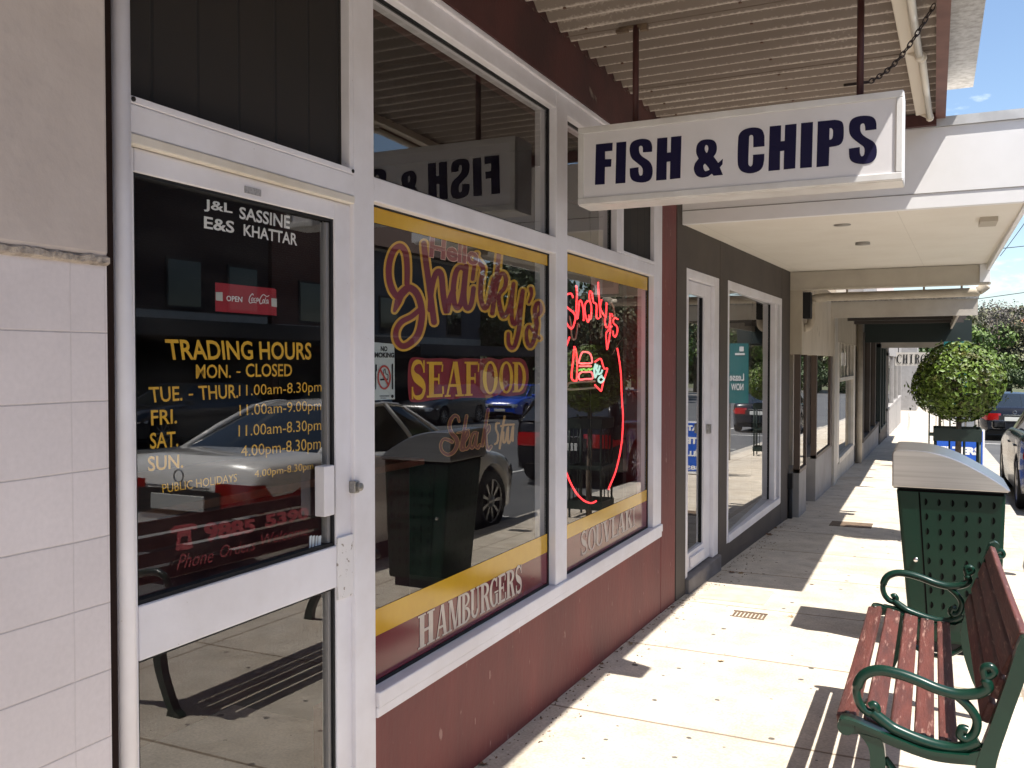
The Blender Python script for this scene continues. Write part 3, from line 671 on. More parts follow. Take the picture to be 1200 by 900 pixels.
# the worn script line
o_ = c6(505, 470, 10.909)
P_ = lambda L_: [o_(*p) for p in L_]
sk = [(P_([(360, 262), (345, 205), (300, 188), (252, 250), (238, 330), (265, 410), (322, 480), (335, 560), (290, 650), (215, 685), (145, 640), (125, 560), (160, 490), (220, 495), (272, 522)]), (1.6, 2.4, 3, 3.4, 3.4, 4, 4.6, 4, 3.4, 3, 2.6, 2.4, 2.2, 3, 3)),
      (P_([(456, 190), (432, 330), (388, 590), (412, 622)]), (2.6, 3)), (P_([(340, 408), (400, 392), (480, 366)]), (1.2, 1.2)),
      (P_([(432, 515), (480, 430), (468, 388), (432, 470), (425, 590), (458, 612), (500, 560)]), (2.2, 2.4)),
      (P_([(575, 400), (535, 420), (502, 540), (528, 602), (570, 510), (592, 392), (572, 560), (600, 600), (625, 560)]), (2.2, 2.4)),
      (P_([(730, 110), (700, 300), (658, 570)]), (2.6, 3)), (P_([(672, 450), (738, 310), (742, 375), (702, 440), (718, 590), (740, 622), (768, 580)]), (1.8, 2.6))]
sk2 = [(P_([(870, 282), (838, 288), (832, 360), (858, 430), (850, 520), (818, 550)]), (1, 1)), (P_([(942, 195), (905, 420), (878, 605)]), (1.2, 1)), (P_([(928, 400), (925, 520), (955, 505), (985, 330), (985, 525), (1018, 500), (1050, 320), (1045, 510)]), (1, 1)), (P_([(895, 320), (960, 305), (1060, 300)]), (.8, .8))]
BRN = mat('worn red script paint', (.13, .022, .015), .6); GOLD = mat('gold outline paint', (.44, .24, .06), .5)
m = MB()
for i, (p, wd) in enumerate(sk+sk2): stroke(m, p, widen(wd, 1.5), fnp, -.0035+i*2e-5)
m.build('script_outline', GOLD, wL)
m = MB()
for i, (p, wd) in enumerate(sk): stroke(m, p, wd, fnp, -.0025+i*2e-5)
m.build('script_lettering', BRN, wL)
# repair sticker in the corner of the small window
m = MB(); m.add([onX(*c6(670, 585, 11.25)(*p), GX+.002) for p in [(1000, 208), (1062, 190), (1072, 330), (1050, 372), (1020, 362)]], [(0, 1, 2, 3, 4)])
m.build('paper_sticker', mat('torn white paper', (.7, .7, .72), .8), wS)
m = MB(); o_ = c6(190, 600, 6.316)
for (x, w_) in ((1092, 16), (1112, 18), (1136, 16), (1156, 22)): m.add([onX(*o_(x, 180), GX+.004), onX(*o_(x+w_, 172), GX+.004), onX(*o_(x+w_-4, 255), GX+.004), onX(*o_(x-4, 272), GX+.004)], [(0, 1, 2, 3)])
m.build('worn_sticker', mat('worn pale sticker', (.55, .6, .62), .8), door)

# ---- canopy of the takeaway shop: corrugated iron soffit
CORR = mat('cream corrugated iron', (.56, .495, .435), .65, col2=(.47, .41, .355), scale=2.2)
def corr_dirt_shade(m_):  # dark bands along each rib: speckled dirt plus rib shade painted into the colour
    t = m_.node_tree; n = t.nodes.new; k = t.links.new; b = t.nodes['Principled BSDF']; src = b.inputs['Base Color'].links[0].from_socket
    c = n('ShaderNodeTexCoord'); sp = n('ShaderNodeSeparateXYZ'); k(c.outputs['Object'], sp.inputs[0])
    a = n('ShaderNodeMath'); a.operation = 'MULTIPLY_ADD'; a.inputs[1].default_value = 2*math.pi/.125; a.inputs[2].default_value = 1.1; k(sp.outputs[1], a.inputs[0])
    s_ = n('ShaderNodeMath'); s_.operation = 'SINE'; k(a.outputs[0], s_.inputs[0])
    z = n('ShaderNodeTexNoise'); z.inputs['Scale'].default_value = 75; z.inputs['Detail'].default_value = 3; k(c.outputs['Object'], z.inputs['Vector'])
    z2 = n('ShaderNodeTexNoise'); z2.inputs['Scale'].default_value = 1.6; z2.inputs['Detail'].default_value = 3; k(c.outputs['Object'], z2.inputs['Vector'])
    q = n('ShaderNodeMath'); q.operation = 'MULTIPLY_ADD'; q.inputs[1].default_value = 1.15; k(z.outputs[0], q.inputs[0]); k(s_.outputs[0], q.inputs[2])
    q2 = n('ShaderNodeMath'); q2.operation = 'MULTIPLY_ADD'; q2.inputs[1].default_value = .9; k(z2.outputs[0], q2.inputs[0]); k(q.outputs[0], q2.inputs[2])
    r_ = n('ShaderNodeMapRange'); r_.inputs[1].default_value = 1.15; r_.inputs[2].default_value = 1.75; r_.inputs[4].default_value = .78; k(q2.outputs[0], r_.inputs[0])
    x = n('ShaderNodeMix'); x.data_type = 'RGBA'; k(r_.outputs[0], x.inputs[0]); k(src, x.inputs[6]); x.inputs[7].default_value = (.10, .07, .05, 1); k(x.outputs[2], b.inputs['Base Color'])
corr_dirt_shade(CORR)
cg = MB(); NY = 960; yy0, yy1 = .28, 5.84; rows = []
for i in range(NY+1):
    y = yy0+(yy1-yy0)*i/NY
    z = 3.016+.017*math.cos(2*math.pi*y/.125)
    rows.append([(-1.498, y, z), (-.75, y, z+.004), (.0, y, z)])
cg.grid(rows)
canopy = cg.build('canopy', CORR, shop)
sw = MB()
for x in (-1.38, -.72, -.10):
    for k in range(int(yy0/.125)+1, int(yy1/.125), 2):
        y = (k+.5)*.125; sw.lathe([(.0075, 0), (.0075, .004), (.004, .006)], (x, y, 2.994), 7)
sw.build('fixing_pattern', mat('rusty screw heads', (.13, .07, .045), .7), canopy)
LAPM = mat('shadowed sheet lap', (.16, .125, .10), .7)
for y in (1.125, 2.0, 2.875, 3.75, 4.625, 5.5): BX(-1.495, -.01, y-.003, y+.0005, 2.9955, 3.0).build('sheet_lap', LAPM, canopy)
BX(-1.6, .19, .27, 5.86, 3.14, 3.17).build('roof_sheet', GREYM, canopy)
MARW = mat('weathered maroon beam', (.17, .075, .06), .6, col2=(.12, .05, .042), scale=6)
BX(-.005, .048, .27, 5.845, 2.975, 3.09).build('edge_beam', MARW, canopy)
gt = MB(); gt.box(.068, .185, .27, 5.60, 3.155, 3.29); gt.box(.185, .192, .27, 5.60, 3.15, 3.30)
gt.build('gutter', mat('rust streaked gutter', (.52, .45, .37), .6, col2=(.44, .37, .30), scale=4, col3=(.24, .09, .05), scale3=7, amt3=(.60, .70)), canopy, bevel=.004)
BX(-1.50, .0, 5.79, 5.83, 2.93, 2.998).build('end_purlin', MARDK, canopy)
# ------------------------------------------------------------------ hanging sign
SY0, SY1 = 3.655, 3.84
sx0, sx1 = onY(677, 200, SY0).x, onY(1058, 160, SY0).x
sz0, sz1 = onY(677, 240, SY0).z, onY(677, 150, SY0).z
sign = thing('hanging_sign', 'long white lightbox sign with navy block lettering hanging under the corrugated canopy', 'shop sign', ((sx0+sx1)/2, (SY0+SY1)/2, sz0))
SIGNW = mat('white sign enamel', (.74, .72, .735), .35, col2=(.69, .67, .68), scale=3)
ALU = mat('satin white sign frame', (.70, .69, .68), .35, col2=(.62, .6, .58), scale=8)
BX(sx0+.004, sx1-.004, SY0+.008, SY1-.008, sz0+.004, sz1-.004).build('cabinet', ALU, sign)
m = MB(); e = .027
for (ya, yb) in ((SY0, SY0+.02), (SY1-.02, SY1)):
    m.box(sx0, sx1, ya, yb, sz0, sz0+e); m.box(sx0, sx1, ya, yb, sz1-e, sz1); m.box(sx0, sx0+e, ya+.0005, yb-.0005, sz0+e, sz1-e); m.box(sx1-e*.9, sx1, ya+.0005, yb-.0005, sz0+e, sz1-e)
m.box(sx0-.002, sx1+.002, SY0+.02, SY1-.02, sz0-.003, sz0+.004); m.box(sx1-.004, sx1+.003, SY0+.02, SY1-.02, sz0+.004, sz1); m.box(sx0-.003, sx0+.004, SY0+.02, SY1-.02, sz0+.004, sz1)
m.build('sign_frame', ALU, sign, bevel=.003)
m = MB().quad((sx0+.02, SY0+.0072, sz0+.02), (sx1-.02, SY0+.0072, sz0+.02), (sx1-.02, SY0+.0072, sz1-.02), (sx0+.02, SY0+.0072, sz1-.02))
m.quad((sx0+.02, SY1-.0072, sz0+.02), (sx0+.02, SY1-.0072, sz1-.02), (sx1-.02, SY1-.0072, sz1-.02), (sx1-.02, SY1-.0072, sz0+.02))
m.build('sign_face', SIGNW, sign)
c1, c2 = c6(675, 100, 6), c6(860, 100, 5.714)
rnd = lambda L_: [tuple(p) for p in spline(L_, 3, True)]
G = []
def gl(c, polys, sm=False): G.append((c, [rnd(p) if sm else p for p in polys]))
gl(c1, [[(140, 415), (258, 403), (256, 460), (205, 465), (205, 520), (250, 518), (247, 572), (204, 575), (202, 695), (133, 700)]])
gl(c1, [[(284, 402), (354, 395), (347, 686), (277, 692)]])
Sa = [(535, 467), (470, 471)]+[tuple(p) for p in spline([(470, 445), (466, 430), (455, 425), (445, 432), (443, 455), (450, 482), (470, 503), (508, 528), (530, 555), (539, 592), (537, 628), (525, 660), (500, 677), (460, 684), (415, 677), (390, 660), (379, 630), (378, 584)], 3)]+[(440, 575)]+[tuple(p) for p in spline([(440, 608), (446, 630), (455, 635), (466, 628), (469, 600), (462, 575), (435, 550), (398, 520), (382, 490), (377, 450), (385, 412), (412, 388), (465, 376), (510, 383), (530, 405), (536, 435)], 3)]
gl(c1, [Sa])
gl(c1, [[(571, 373), (643, 366), (641, 473), (666, 471), (668, 363), (742, 355), (734, 653), (660, 661), (662, 535), (638, 538), (636, 664), (563, 670)]])
amp = [tuple(p) for p in spline([(862, 515), (846, 480), (845, 445), (855, 412), (880, 388), (920, 380), (960, 384), (984, 405), (991, 440), (985, 475), (968, 500)], 3)]+[(1000, 545), (1033, 516), (1030, 555), (1012, 577), (1033, 630), (968, 636), (955, 622)]+[tuple(p) for p in spline([(930, 640), (890, 649), (855, 640), (835, 615), (828, 580), (838, 545)], 3)]
gl(c1, [amp, rnd([(905, 440), (910, 424), (918, 419), (927, 428), (930, 450), (920, 475), (908, 460)]), rnd([(895, 572), (903, 553), (912, 556), (938, 590), (925, 600), (906, 602)])])
Ca = [(205, 408), (130, 415)]+[tuple(p) for p in spline([(130, 350), (126, 336), (115, 332), (105, 340), (102, 362), (97, 508), (100, 533), (110, 543), (120, 538), (126, 520), (128, 465)], 3)]+[(204, 459)]+[tuple(p) for p in spline([(203, 498), (193, 545), (165, 575), (110, 590), (60, 580), (35, 555), (25, 508), (28, 370), (36, 328), (62, 300), (110, 284), (160, 284), (192, 302), (205, 340)], 3)]
gl(c2, [Ca])
gl(c2, [[(240, 275), (317, 268), (314, 375), (340, 372), (343, 265), (420, 257), (411, 556), (333, 564), (336, 438), (310, 441), (308, 567), (231, 574)]])
gl(c2, [[(450, 253), (530, 245), (522, 549), (443, 555)]])
Pa = [(562, 242)]+[tuple(p) for p in spline([(675, 231), (714, 238), (733, 262), (736, 325), (729, 373), (702, 402), (640, 414)], 3)]+[(635, 540), (553, 548)]
gl(c2, [Pa, [(641, 287)]+[tuple(p) for p in spline([(652, 286), (663, 302), (662, 342), (654, 360), (639, 365)], 3)]])
Sb = [(955, 295), (880, 303)]+[tuple(p) for p in spline([(878, 275), (872, 258), (860, 256), (848, 267), (847, 298), (856, 323), (882, 346), (928, 373), (951, 400), (958, 440), (951, 482), (928, 511), (885, 526), (830, 525), (790, 510), (773, 480), (770, 424)], 3)]+[(843, 413)]+[tuple(p) for p in spline([(844, 452), (852, 473), (862, 474), (872, 463), (875, 432), (868, 411), (840, 390), (798, 356), (776, 325), (771, 282), (780, 240), (812, 214), (870, 203), (922, 209), (947, 230), (955, 260)], 3)]
gl(c2, [Sb])
m = MB()
for c, polys in G:
    v, f = curve_fill(polys)
    m.add([onY(*c(*p), SY0+.0055) for p in v], f)
m.build('lettering', NAVY, sign)
rodm = mat('dark maroon steel', (.07, .022, .02), .6)
for px in (745, 1008):
    x = onY(px, 100, 3.745).x
    rd = MB().tube([(x, 3.745, sz1-.01), (x, 3.745, 2.995)], .0135, 10); rd.build('hanger_rod', rodm, sign)
    br = MB().box(x-.075, x+.05, 3.735, 3.755, 2.985, 2.998); br.box(x-.085, x-.03, 3.725, 3.745, 2.972, 2.986); br.box(x+.02, x+.055, 3.73, 3.75, 2.968, 2.99)
    br.build('hanger_bracket', RUSTY if px < 800 else rodm, sign)
# chain from the outer rod up to the canopy edge beam
ch = MB(); a = Vector((onY(1003, 97, 3.745).x, 3.745, onY(1003, 98, 3.745).z)); b = Vector((-.012, 3.98, 2.975))
ch.tube([a+Vector((-.045, 0, 0)), a+Vector((.05, .0, 0))], .0055, 6)
NL = 17; pr = []
for i in range(NL+1):
    t = i/NL; p = (a+Vector((.05, 0, 0))).lerp(b, t); p.z -= .055*math.sin(math.pi*t)*(1-.3*t); pr.append(p)
for i in range(NL):
    c = (pr[i]+pr[i+1])/2; d = (pr[i+1]-pr[i]); ln = d.length*.66; d.normalize(); s_ = d.cross(Vector((0, 0, 1))).normalized(); q = d.cross(s_)
    nn = s_ if i % 2 else q
    wd = .0085
    ch.tube([c+d*ln*math.cos(k*R(30))+nn*wd*math.sin(k*R(30)) for k in range(12)], .0027, 5, closed=True)
ch.build('chain', mat('rusty chain', (.05, .035, .03), .7, .3), sign)

# ------------------------------------------------------------------ fluorescent battens under the canopy edge
PL = mat('yellowed white plastic', (.66, .60, .50), .4)
def batten(p0, p1, label):
    p0, p1 = Vector(p0), Vector(p1); d = (p1-p0).normalized(); s_ = d.cross(Vector((0, 0, 1))).normalized()
    t = thing('fluorescent_light', label, 'light fitting', (p0+p1)/2, group='tube lights under the canopy')
    def bar(w0, w1, h0, h1, e=0):
        m_ = MB(); a_, b_ = p0+d*e, p1-d*e; v = []
        for p in (a_, b_):
            for (w_, h_) in ((w0, h0), (w1, h0), (w1, h1), (w0, h1)): v.append(p+s_*w_+Vector((0, 0, h_)))
        return m_.add(v, [(0, 1, 2, 3), (7, 6, 5, 4), (0, 4, 5, 1), (1, 5, 6, 2), (2, 6, 7, 3), (3, 7, 4, 0)])
    bar(.0, .055, .02, .065).build('housing', PL, t, bevel=.004)
    MB().tube([p0+s_*-.018+d*.03, p1+s_*-.018-d*.03], .0165, 12).build('tube', mat('unlit tube glass', (.75, .72, .64), .15), t)
    m_ = MB()
    for p, q in ((p0, 1), (p1, -1)): m_.tube([p+s_*-.018+d*q*-.005, p+s_*-.018+d*q*.035], .021, 10); m_.tube([p+d*q*.005+s_*.03+Vector((0, 0, .03)), p+d*q*.005+s_*-.02], .012, 6)
    m_.build('tube_holder', PL, t)
batten((-.052, 5.62, 2.93), (-.082, 4.53, 2.945), 'cream tube light fitting under the canopy, the far one beside the gutter end')
batten((-.092, 4.50, 2.935), (-.125, 3.30, 2.94), 'cream tube light fitting under the canopy, the near one behind the chain')

# ------------------------------------------------------------------ neon sign in the small window
NX = -1.72
neon = thing('neon_sign', 'neon sign with red script name, burger and bottle inside a red oval', 'neon sign', (NX, 4.4, 1.0))
def neon_mat(n_, c, s): return mat(n_, (.3, .1, .1), .3, emit=c, estr=s)
NR = neon_mat('lit red neon', (1, .035, .04), 1.9); NP = neon_mat('lit pink neon', (1, .10, .11), 1.7); NG = neon_mat('lit green neon', (.06, .55, .08), .8); NC = neon_mat('lit pale neon', (.42, .75, .66), .75); NU = mat('unlit cream neon tube', (.46, .42, .33), .3)
n1, n2, n3 = c6(660, 325, 9), c6(660, 400, 9), c6(660, 470, 4.736)
def tubes(name, mt, paths, r=.0048):
    m_ = MB()
    for i, (c, pts, cl) in enumerate(paths):
        sp_ = spline([onX(*c(*p), NX) for p in pts], 5, cl)
        z_ = [Vector((q.x+.004*math.sin(j*.35+i), q.y, q.z)) for j, q in enumerate(sp_)]
        m_.tube(z_, r, 6, closed=cl)
    return m_.build(name, mt, neon)
tubes('red_script', NR, [
    (n1, [(102, 212), (75, 172), (30, 190), (5, 255), (40, 320), (105, 375), (135, 430), (112, 510), (75, 540), (42, 495), (38, 430)], 0),
    (n1, [(130, 85), (142, 200), (146, 320), (148, 440), (156, 330), (172, 255), (195, 250), (206, 330), (210, 460)], 0),
    (n1, [(275, 250), (246, 262), (232, 340), (240, 440), (262, 470), (280, 420), (272, 400)], 0), (n1, [(270, 430), (300, 430), (296, 320), (270, 220), (285, 150), (308, 165), (312, 260), (348, 290), (358, 420), (378, 432)], 0),
    (n1, [(374, 48), (380, 200), (386, 425)], 0), (n1, [(412, 235), (388, 320), (415, 385), (445, 415)], 0),
    (n1, [(458, 265), (445, 400), (440, 445), (458, 522), (478, 515), (490, 440), (498, 380)], 0), (n1, [(490, 440), (492, 570), (482, 700), (465, 758), (450, 690), (452, 600), (480, 560), (512, 515)], 0),
    (n1, [(505, 385), (522, 412)], 0), (n1, [(575, 442), (545, 430), (530, 480), (560, 520), (572, 580), (555, 628), (522, 600), (518, 565)], 0)])
tubes('red_oval', NR, [(n2, [(570, 72), (598, 300), (616, 470), (627, 640), (626, 800), (608, 1100), (560, 1370), (480, 1560)], 0), (n3, [(180, 555), (150, 566), (110, 546), (60, 490), (15, 400), (-20, 250), (-35, 60)], 0), (n1, [(60, 630), (40, 720), (0, 900), (-30, 1200)], 0)])
tubes('burger', NP, [(n2, [(165, 228), (172, 165), (200, 122), (235, 110), (275, 128), (298, 185), (304, 228), (235, 232)], 1), (n2, [(165, 262), (290, 262)], 0), (n2, [(177, 332), (240, 324), (303, 328), (304, 390), (240, 396), (177, 400)], 1)])
tubes('bottle', NR, [(n2, [(120, 58), (107, 90), (102, 250), (95, 380), (110, 415), (135, 415), (150, 390), (150, 290), (136, 180), (130, 80)], 1)])
tubes('lettuce', NG, [(n2, [(165, 305), (185, 296), (200, 312), (220, 290), (240, 306), (265, 288), (285, 302), (312, 288)], 0)])
tubes('chips', NC, [(n2, [(340, 240), (320, 300), (340, 380), (368, 320), (345, 290), (355, 250)], 0), (n2, [(380, 260), (362, 340), (405, 335), (415, 300)], 0), (n2, [(400, 360), (375, 400), (400, 435), (425, 400), (395, 372)], 0)], .006)
tubes('chip_box', NR, [(n2, [(335, 215), (385, 183), (415, 230), (440, 290)], 0), (n2, [(440, 290), (462, 296), (430, 430), (402, 520), (372, 505), (335, 460)], 0)])
tubes('tray', NU, [(n2, [(332, 420), (70, 438), (48, 470), (70, 507), (335, 490)], 0)], .006)
tubes('unlit_bracket', NU, [(n1, [(470, 285), (500, 270), (540, 350), (553, 440)], 0), (n1, [(408, 420), (410, 520), (398, 640)], 0), (n1, [(60, 410), (85, 500), (100, 640), (125, 640), (150, 490), (178, 525)], 0)], .005)
MB().tube([onX(*n1(640, 620), NX), onX(*n1(560, 735), NX), onX(*n1(520, 810), NX)], .002, 5).build('cable', NU, neon)
fm = MB()
for y in (3.98, 4.75): fm.tube([(NX-.03, y, .60), (NX-.03, y, 2.4)], .006, 6)
fm.tube([(NX-.03, 3.98, 2.4), (NX-.03, 4.75, 2.4)], .006, 6); fm.tube([(NX-.03, 3.98, .6), (NX-.03, 4.75, .6)], .006, 6)
fm.build('support_frame', BLACK, neon)
# box on the block wall inside
bxp = onX(709, 328, -2.1)
# ------------------------------------------------------------------ stickers hung in the windows
t = thing('no_smoking_sign', 'pale no smoking card with red circle stuck inside the big window', 'sign', onX(451, 468, PX_-.008))
PXS = PX_-.008
cs = c6(435, 395, 11.25)
def poly_on(mb, c, pts, X): mb.add([onX(*c(*p), X) for p in pts], [tuple(range(len(pts)))])
m = MB(); v = []
poly_on(m, cs, [(-10, 64), (305, 92), (312, 818), (-10, 838)], PXS)
m.build('card', mat('pale grey card', (.50, .55, .54), .5), t)
m = MB(); put(m, text2d('NO', .04), quadmap(*[onX(*cs(*p), PXS+.0012) for p in [(125, 118), (215, 122), (213, 190), (125, 188)]])); put(m, text2d('SMOKING', .04), quadmap(*[onX(*cs(*p), PXS+.0012) for p in [(12, 200), (303, 205), (303, 272), (12, 272)]]))
el = lambda cx, cy, rx, ry: [(cx+rx*math.cos(k*R(12)), cy+ry*math.sin(k*R(12))) for k in range(30)]
poly_on(m, cs, [(270, 360), (290, 345), (292, 690), (272, 690)], PXS+.0012); poly_on(m, cs, [(55, 362), (75, 362), (76, 440), (66, 465), (66, 690), (54, 690), (54, 465)], PXS+.0012)
poly_on(m, cs, [(118, 550), (220, 546), (220, 568), (118, 572)], PXS+.0012); poly_on(m, cs, el(280, 780, 18, 22), PXS+.0012)
for q in ((110, 772, 240, 782), (122, 800, 200, 808)): poly_on(m, cs, [(q[0], q[1]), (q[2], q[1]), (q[2], q[3]), (q[0], q[3])], PXS+.0012)
stroke(m, [(165, 500), (170, 430), (185, 425), (190, 460), (200, 490), (220, 495), (222, 540)], (8, 8), lambda x, y, d=0: onX(*cs(x, y), PXS+.0012+d), 0)
m.build('lettering', BLACK, t)
m = MB(); v, f = curve_fill([el(172, 532, 88, 162), el(172, 532, 70, 136)]); m.add([onX(*cs(*p), PXS+.0018) for p in v], f)
poly_on(m, cs, [(112, 440), (128, 420), (232, 610), (216, 636)], PXS+.0022)
m.build('prohibition_ring', mat('red print', (.45, .05, .04), .5), t)
t = thing('open_sign', 'red open plate with white script drink logo stuck inside the door glass', 'sign', onX(288, 368, DG-.004))
PO = DG-.006; co = c6(245, 325, 13.333)
m = MB(); poly_on(m, co, [(95, 78), (580, 130), (1020, 175), (1048, 195), (1055, 600), (580, 565), (98, 530)], PO); m.build('plate', mat('red plate', (.30, .006, .016), .5), t)
m = MB(); put(m, text2d('OPEN', .02), quadmap(*[onX(*co(*p), PO+.0012) for p in [(270, 285), (520, 303), (518, 390), (272, 370)]]))
fo = lambda x, y, d=0: onX(*co(x, y), PO+.0012+d)
for i, (p, wd) in enumerate([([(690, 275), (675, 258), (640, 300), (625, 360), (640, 400), (690, 390), (740, 398)], (14, 10)), ([(685, 320), (665, 330), (662, 370), (682, 365), (690, 325)], (9, 9)), ([(725, 325), (706, 335), (704, 372), (725, 365)], (9, 9)), ([(760, 322), (742, 335), (742, 375), (762, 360), (764, 325), (770, 372)], (9, 9)),
                         ([(935, 285), (900, 300), (850, 270), (810, 310), (790, 365), (800, 412), (830, 400)], (10, 14)), ([(855, 345), (838, 360), (842, 400), (860, 390), (858, 345)], (9, 9)), ([(885, 320), (868, 380), (878, 410)], (9, 9)), ([(918, 350), (895, 360), (896, 405), (915, 395), (920, 352), (925, 410)], (9, 9)), ([(775, 350), (792, 352)], (8, 8))]):
    stroke(m, p, wd, fo, i*1e-5)
m.build('lettering', mat('white print', (.75, .72, .72), .5), t)
m = MB(); poly_on(m, co, [(105, 230), (210, 232), (214, 372), (106, 360)], PO+.0015); poly_on(m, co, [(972, 325), (1058, 335), (1060, 466), (975, 452)], PO+.0015); m.build('tape', mat('grey tape', (.48, .50, .47), .6), t)

# ------------------------------------------------------------------ inside the shop (dim)
WOOD = mat('brown timber edge', (.22, .10, .045), .5, col2=(.15, .07, .03), scale=9)
t = thing('shop_counter', 'dark red shop counter with timber edge, seen dimly through the big window', 'counter', (-3.2, 3.6, .05))
BX(-3.6, -2.75, 2.0, 4.45, .05, .95).build('cupboard', MARDK, t, bevel=.01); BX(-3.65, -2.68, 1.95, 4.5, .952, .99).build('counter_top', WOOD, t, bevel=.006)
t = thing('drinks_fridge', 'dark drinks fridge with glass doors standing inside behind the door glass', 'fridge', (-5.6, 2.4, .05))
BX(-6.3, -5.3, 1.6, 3.4, .05, 2.1).build('fridge_body', BLACK, t, bevel=.02); MB().box(-5.3, -5.28, 1.66, 2.48, .3, 2.0).box(-5.3, -5.28, 2.52, 3.34, .3, 2.0).build('fridge_door', mat('dark fridge glass', (.05, .055, .065), .15), t)
t = thing('price_card', 'white card fixed to the grey block wall above the neon script', 'card', (-2.0, 5.388, 2.0))
pc_ = onY(709, 328, 5.385)
MB().box(pc_.x-.09, pc_.x+.09, 5.380, 5.3905, pc_.z-.09, pc_.z+.11).build('paper', mat('white paper card', (.62, .60, .56), .7), t)
MB().box(pc_.x-.06, pc_.x+.06, 5.3765, 5.379, pc_.z-.05, pc_.z+.07).build('print', mat('grey print', (.42, .40, .38), .7), t)

# ------------------------------------------------------------------ bench
GREEN = mat('dark green gloss enamel', (.003, .028, .017), .3, col2=(.0025, .022, .0135), scale=6, coat=.12, spec=.35)
SLAT = mat('worn red brown timber', (.108, .030, .022), .6, col2=(.062, .020, .016), scale=5, stretch=(6, .7, 6), col3=(.27, .15, .12), scale3=11, amt3=(.57, .70), bump=.35, bscale=30)
bench = thing('park_bench', 'red brown slatted bench with scrolled dark green iron ends on the sunny footpath', 'bench', (0, 3.53, gz(3.53)))
bz = lambda y: -.025*(y-2.8)
def frame_mesh(y):
    m_ = MB(); P3 = lambda L_: [(p[0], y, p[1]+bz(y)) for p in spline(L_, 6)]
    m_.tube(P3([(.135, .676), (.150, .682), (.160, .696), (.150, .708), (.134, .700), (.140, .668), (.144, .648), (.119, .628), (.07, .618), (.019, .625), (-.032, .641), (-.084, .653), (-.137, .655), (-.177, .634), (-.194, .594), (-.190, .558), (-.172, .533), (-.150, .526), (-.139, .540), (-.147, .552), (-.158, .546)]), [.011]*5*6+[.0155]*(9*6)+[.012]*(6*6+1), 10)
    m_.tube(P3([(.068, .614), (.100, .586), (.119, .553), (.114, .517), (.096, .496), (.078, .503), (.082, .522), (.096, .520)]), .0125, 10)
    m_.tube(P3([(-.150, .530), (-.115, .505), (-.082, .488), (.002, .466), (.071, .466), (.125, .495)]), .016, 10)
    # seat rail: deep T shaped bar
    rail = [tuple(p) for p in spline([(-.243, .492), (-.236, .504), (-.20, .503), (-.15, .488), (-.082, .468), (.002, .450), (.071, .450), (.13, .475)], 5)]
    low = [tuple(p) for p in spline([(.125, .432), (.034, .424), (-.03, .430), (-.118, .452), (-.165, .468), (-.205, .462), (-.232, .462), (-.245, .476)], 5)]
    m_.prism([(p[0], p[1]+bz(y)) for p in rail+low], 'y', y-.017, y+.017)
    m_.prism([(p[0], p[1]+bz(y)-.002) for p in [tuple(q) for q in spline([(-.236, .506), (-.20, .506), (-.082, .474), (.002, .456), (.10, .462)], 5)]+[tuple(q) for q in spline([(.10, .450), (.002, .444), (-.082, .462), (-.20, .494), (-.232, .494)], 5)]], 'y', y-.026, y+.026)
    m_.tube([(-.222, y-.024, .482+bz(y)), (-.222, y+.024, .482+bz(y))], .024, 16)
    gy_ = gz(y)
    legl = [tuple(p) for p in spline([(-.19, .470), (-.160, .430), (-.156, .36), (-.168, .24), (-.215, .12), (-.235, gy_+.03), (-.262, gy_+.012), (-.262, gy_)], 5)]
    legr = [tuple(p) for p in spline([(-.19, gy_), (-.196, gy_+.03), (-.172, .13), (-.125, .25), (-.114, .36), (-.118, .44), (-.13, .462)], 5)]
    m_.prism([(p[0], p[1]) for p in legl+legr], 'y', y-.019, y+.019)
    pl_ = [tuple(p) for p in spline([(.222, .800), (.212, .772), (.191, .689), (.150, .545), (.118, .43), (.125, .33), (.165, .2), (.215, .1), (.222, gy_+.02), (.215, gy_)], 5)]
    pr_ = [tuple(p) for p in spline([(.285, gy_), (.275, gy_+.03), (.258, .11), (.208, .22), (.172, .33), (.165, .43), (.196, .56), (.236, .70), (.252, .765), (.258, .798), (.242, .810)], 5)]
    m_.prism([(p[0], p[1]+bz(y)*.5) for p in pl_+pr_], 'y', y-.019, y+.019)
    # scroll behind the top of the back
    m_.tube(P3([(.250, .785), (.268, .790), (.276, .776), (.268, .763), (.258, .768)]), .009, 8)
    # low stretcher curl
    m_.tube(P3([(-.116, .40), (-.05, .33), (.05, .31), (.13, .36)]), .011, 8)
    return m_
for y in (2.788, 4.292):
    frame_mesh(y).build('iron_end', GREEN, bench, bevel=.005, sharp=40)
def slat(x0, x1, z0, z1, name, tilt=None, y0=2.810, y1=4.270):
    m_ = MB(); v = []
    cx, cz = (x0+x1)/2, (z0+z1)/2
    n_ = 8
    for i in range(n_+1):
        y = y0+(y1-y0)*i/n_; sag = -.003*math.sin(math.pi*i/n_)+random.uniform(-.0006, .0006)
        for (a, b) in ((x0, z0), (x1, z0), (x1, z1), (x0, z1)):
            if tilt is not None:
                dx, dz_ = a-cx, b-cz; a, b = cx+dx*math.cos(tilt)-dz_*math.sin(tilt), cz+dx*math.sin(tilt)+dz_*math.cos(tilt)
            v.append((a, y, b+bz(y)+sag))
    f = [(0, 1, 2, 3), tuple(4*n_+k for k in (3, 2, 1, 0))]
    for i in range(n_):
        for k in range(4): l_ = (k+1) % 4; f.append((4*i+k, 4*i+4+k, 4*i+4+l_, 4*i+l_))
    m_.add(v, f); return m_.build(name, SLAT, bench, bevel=.006, seg=3)
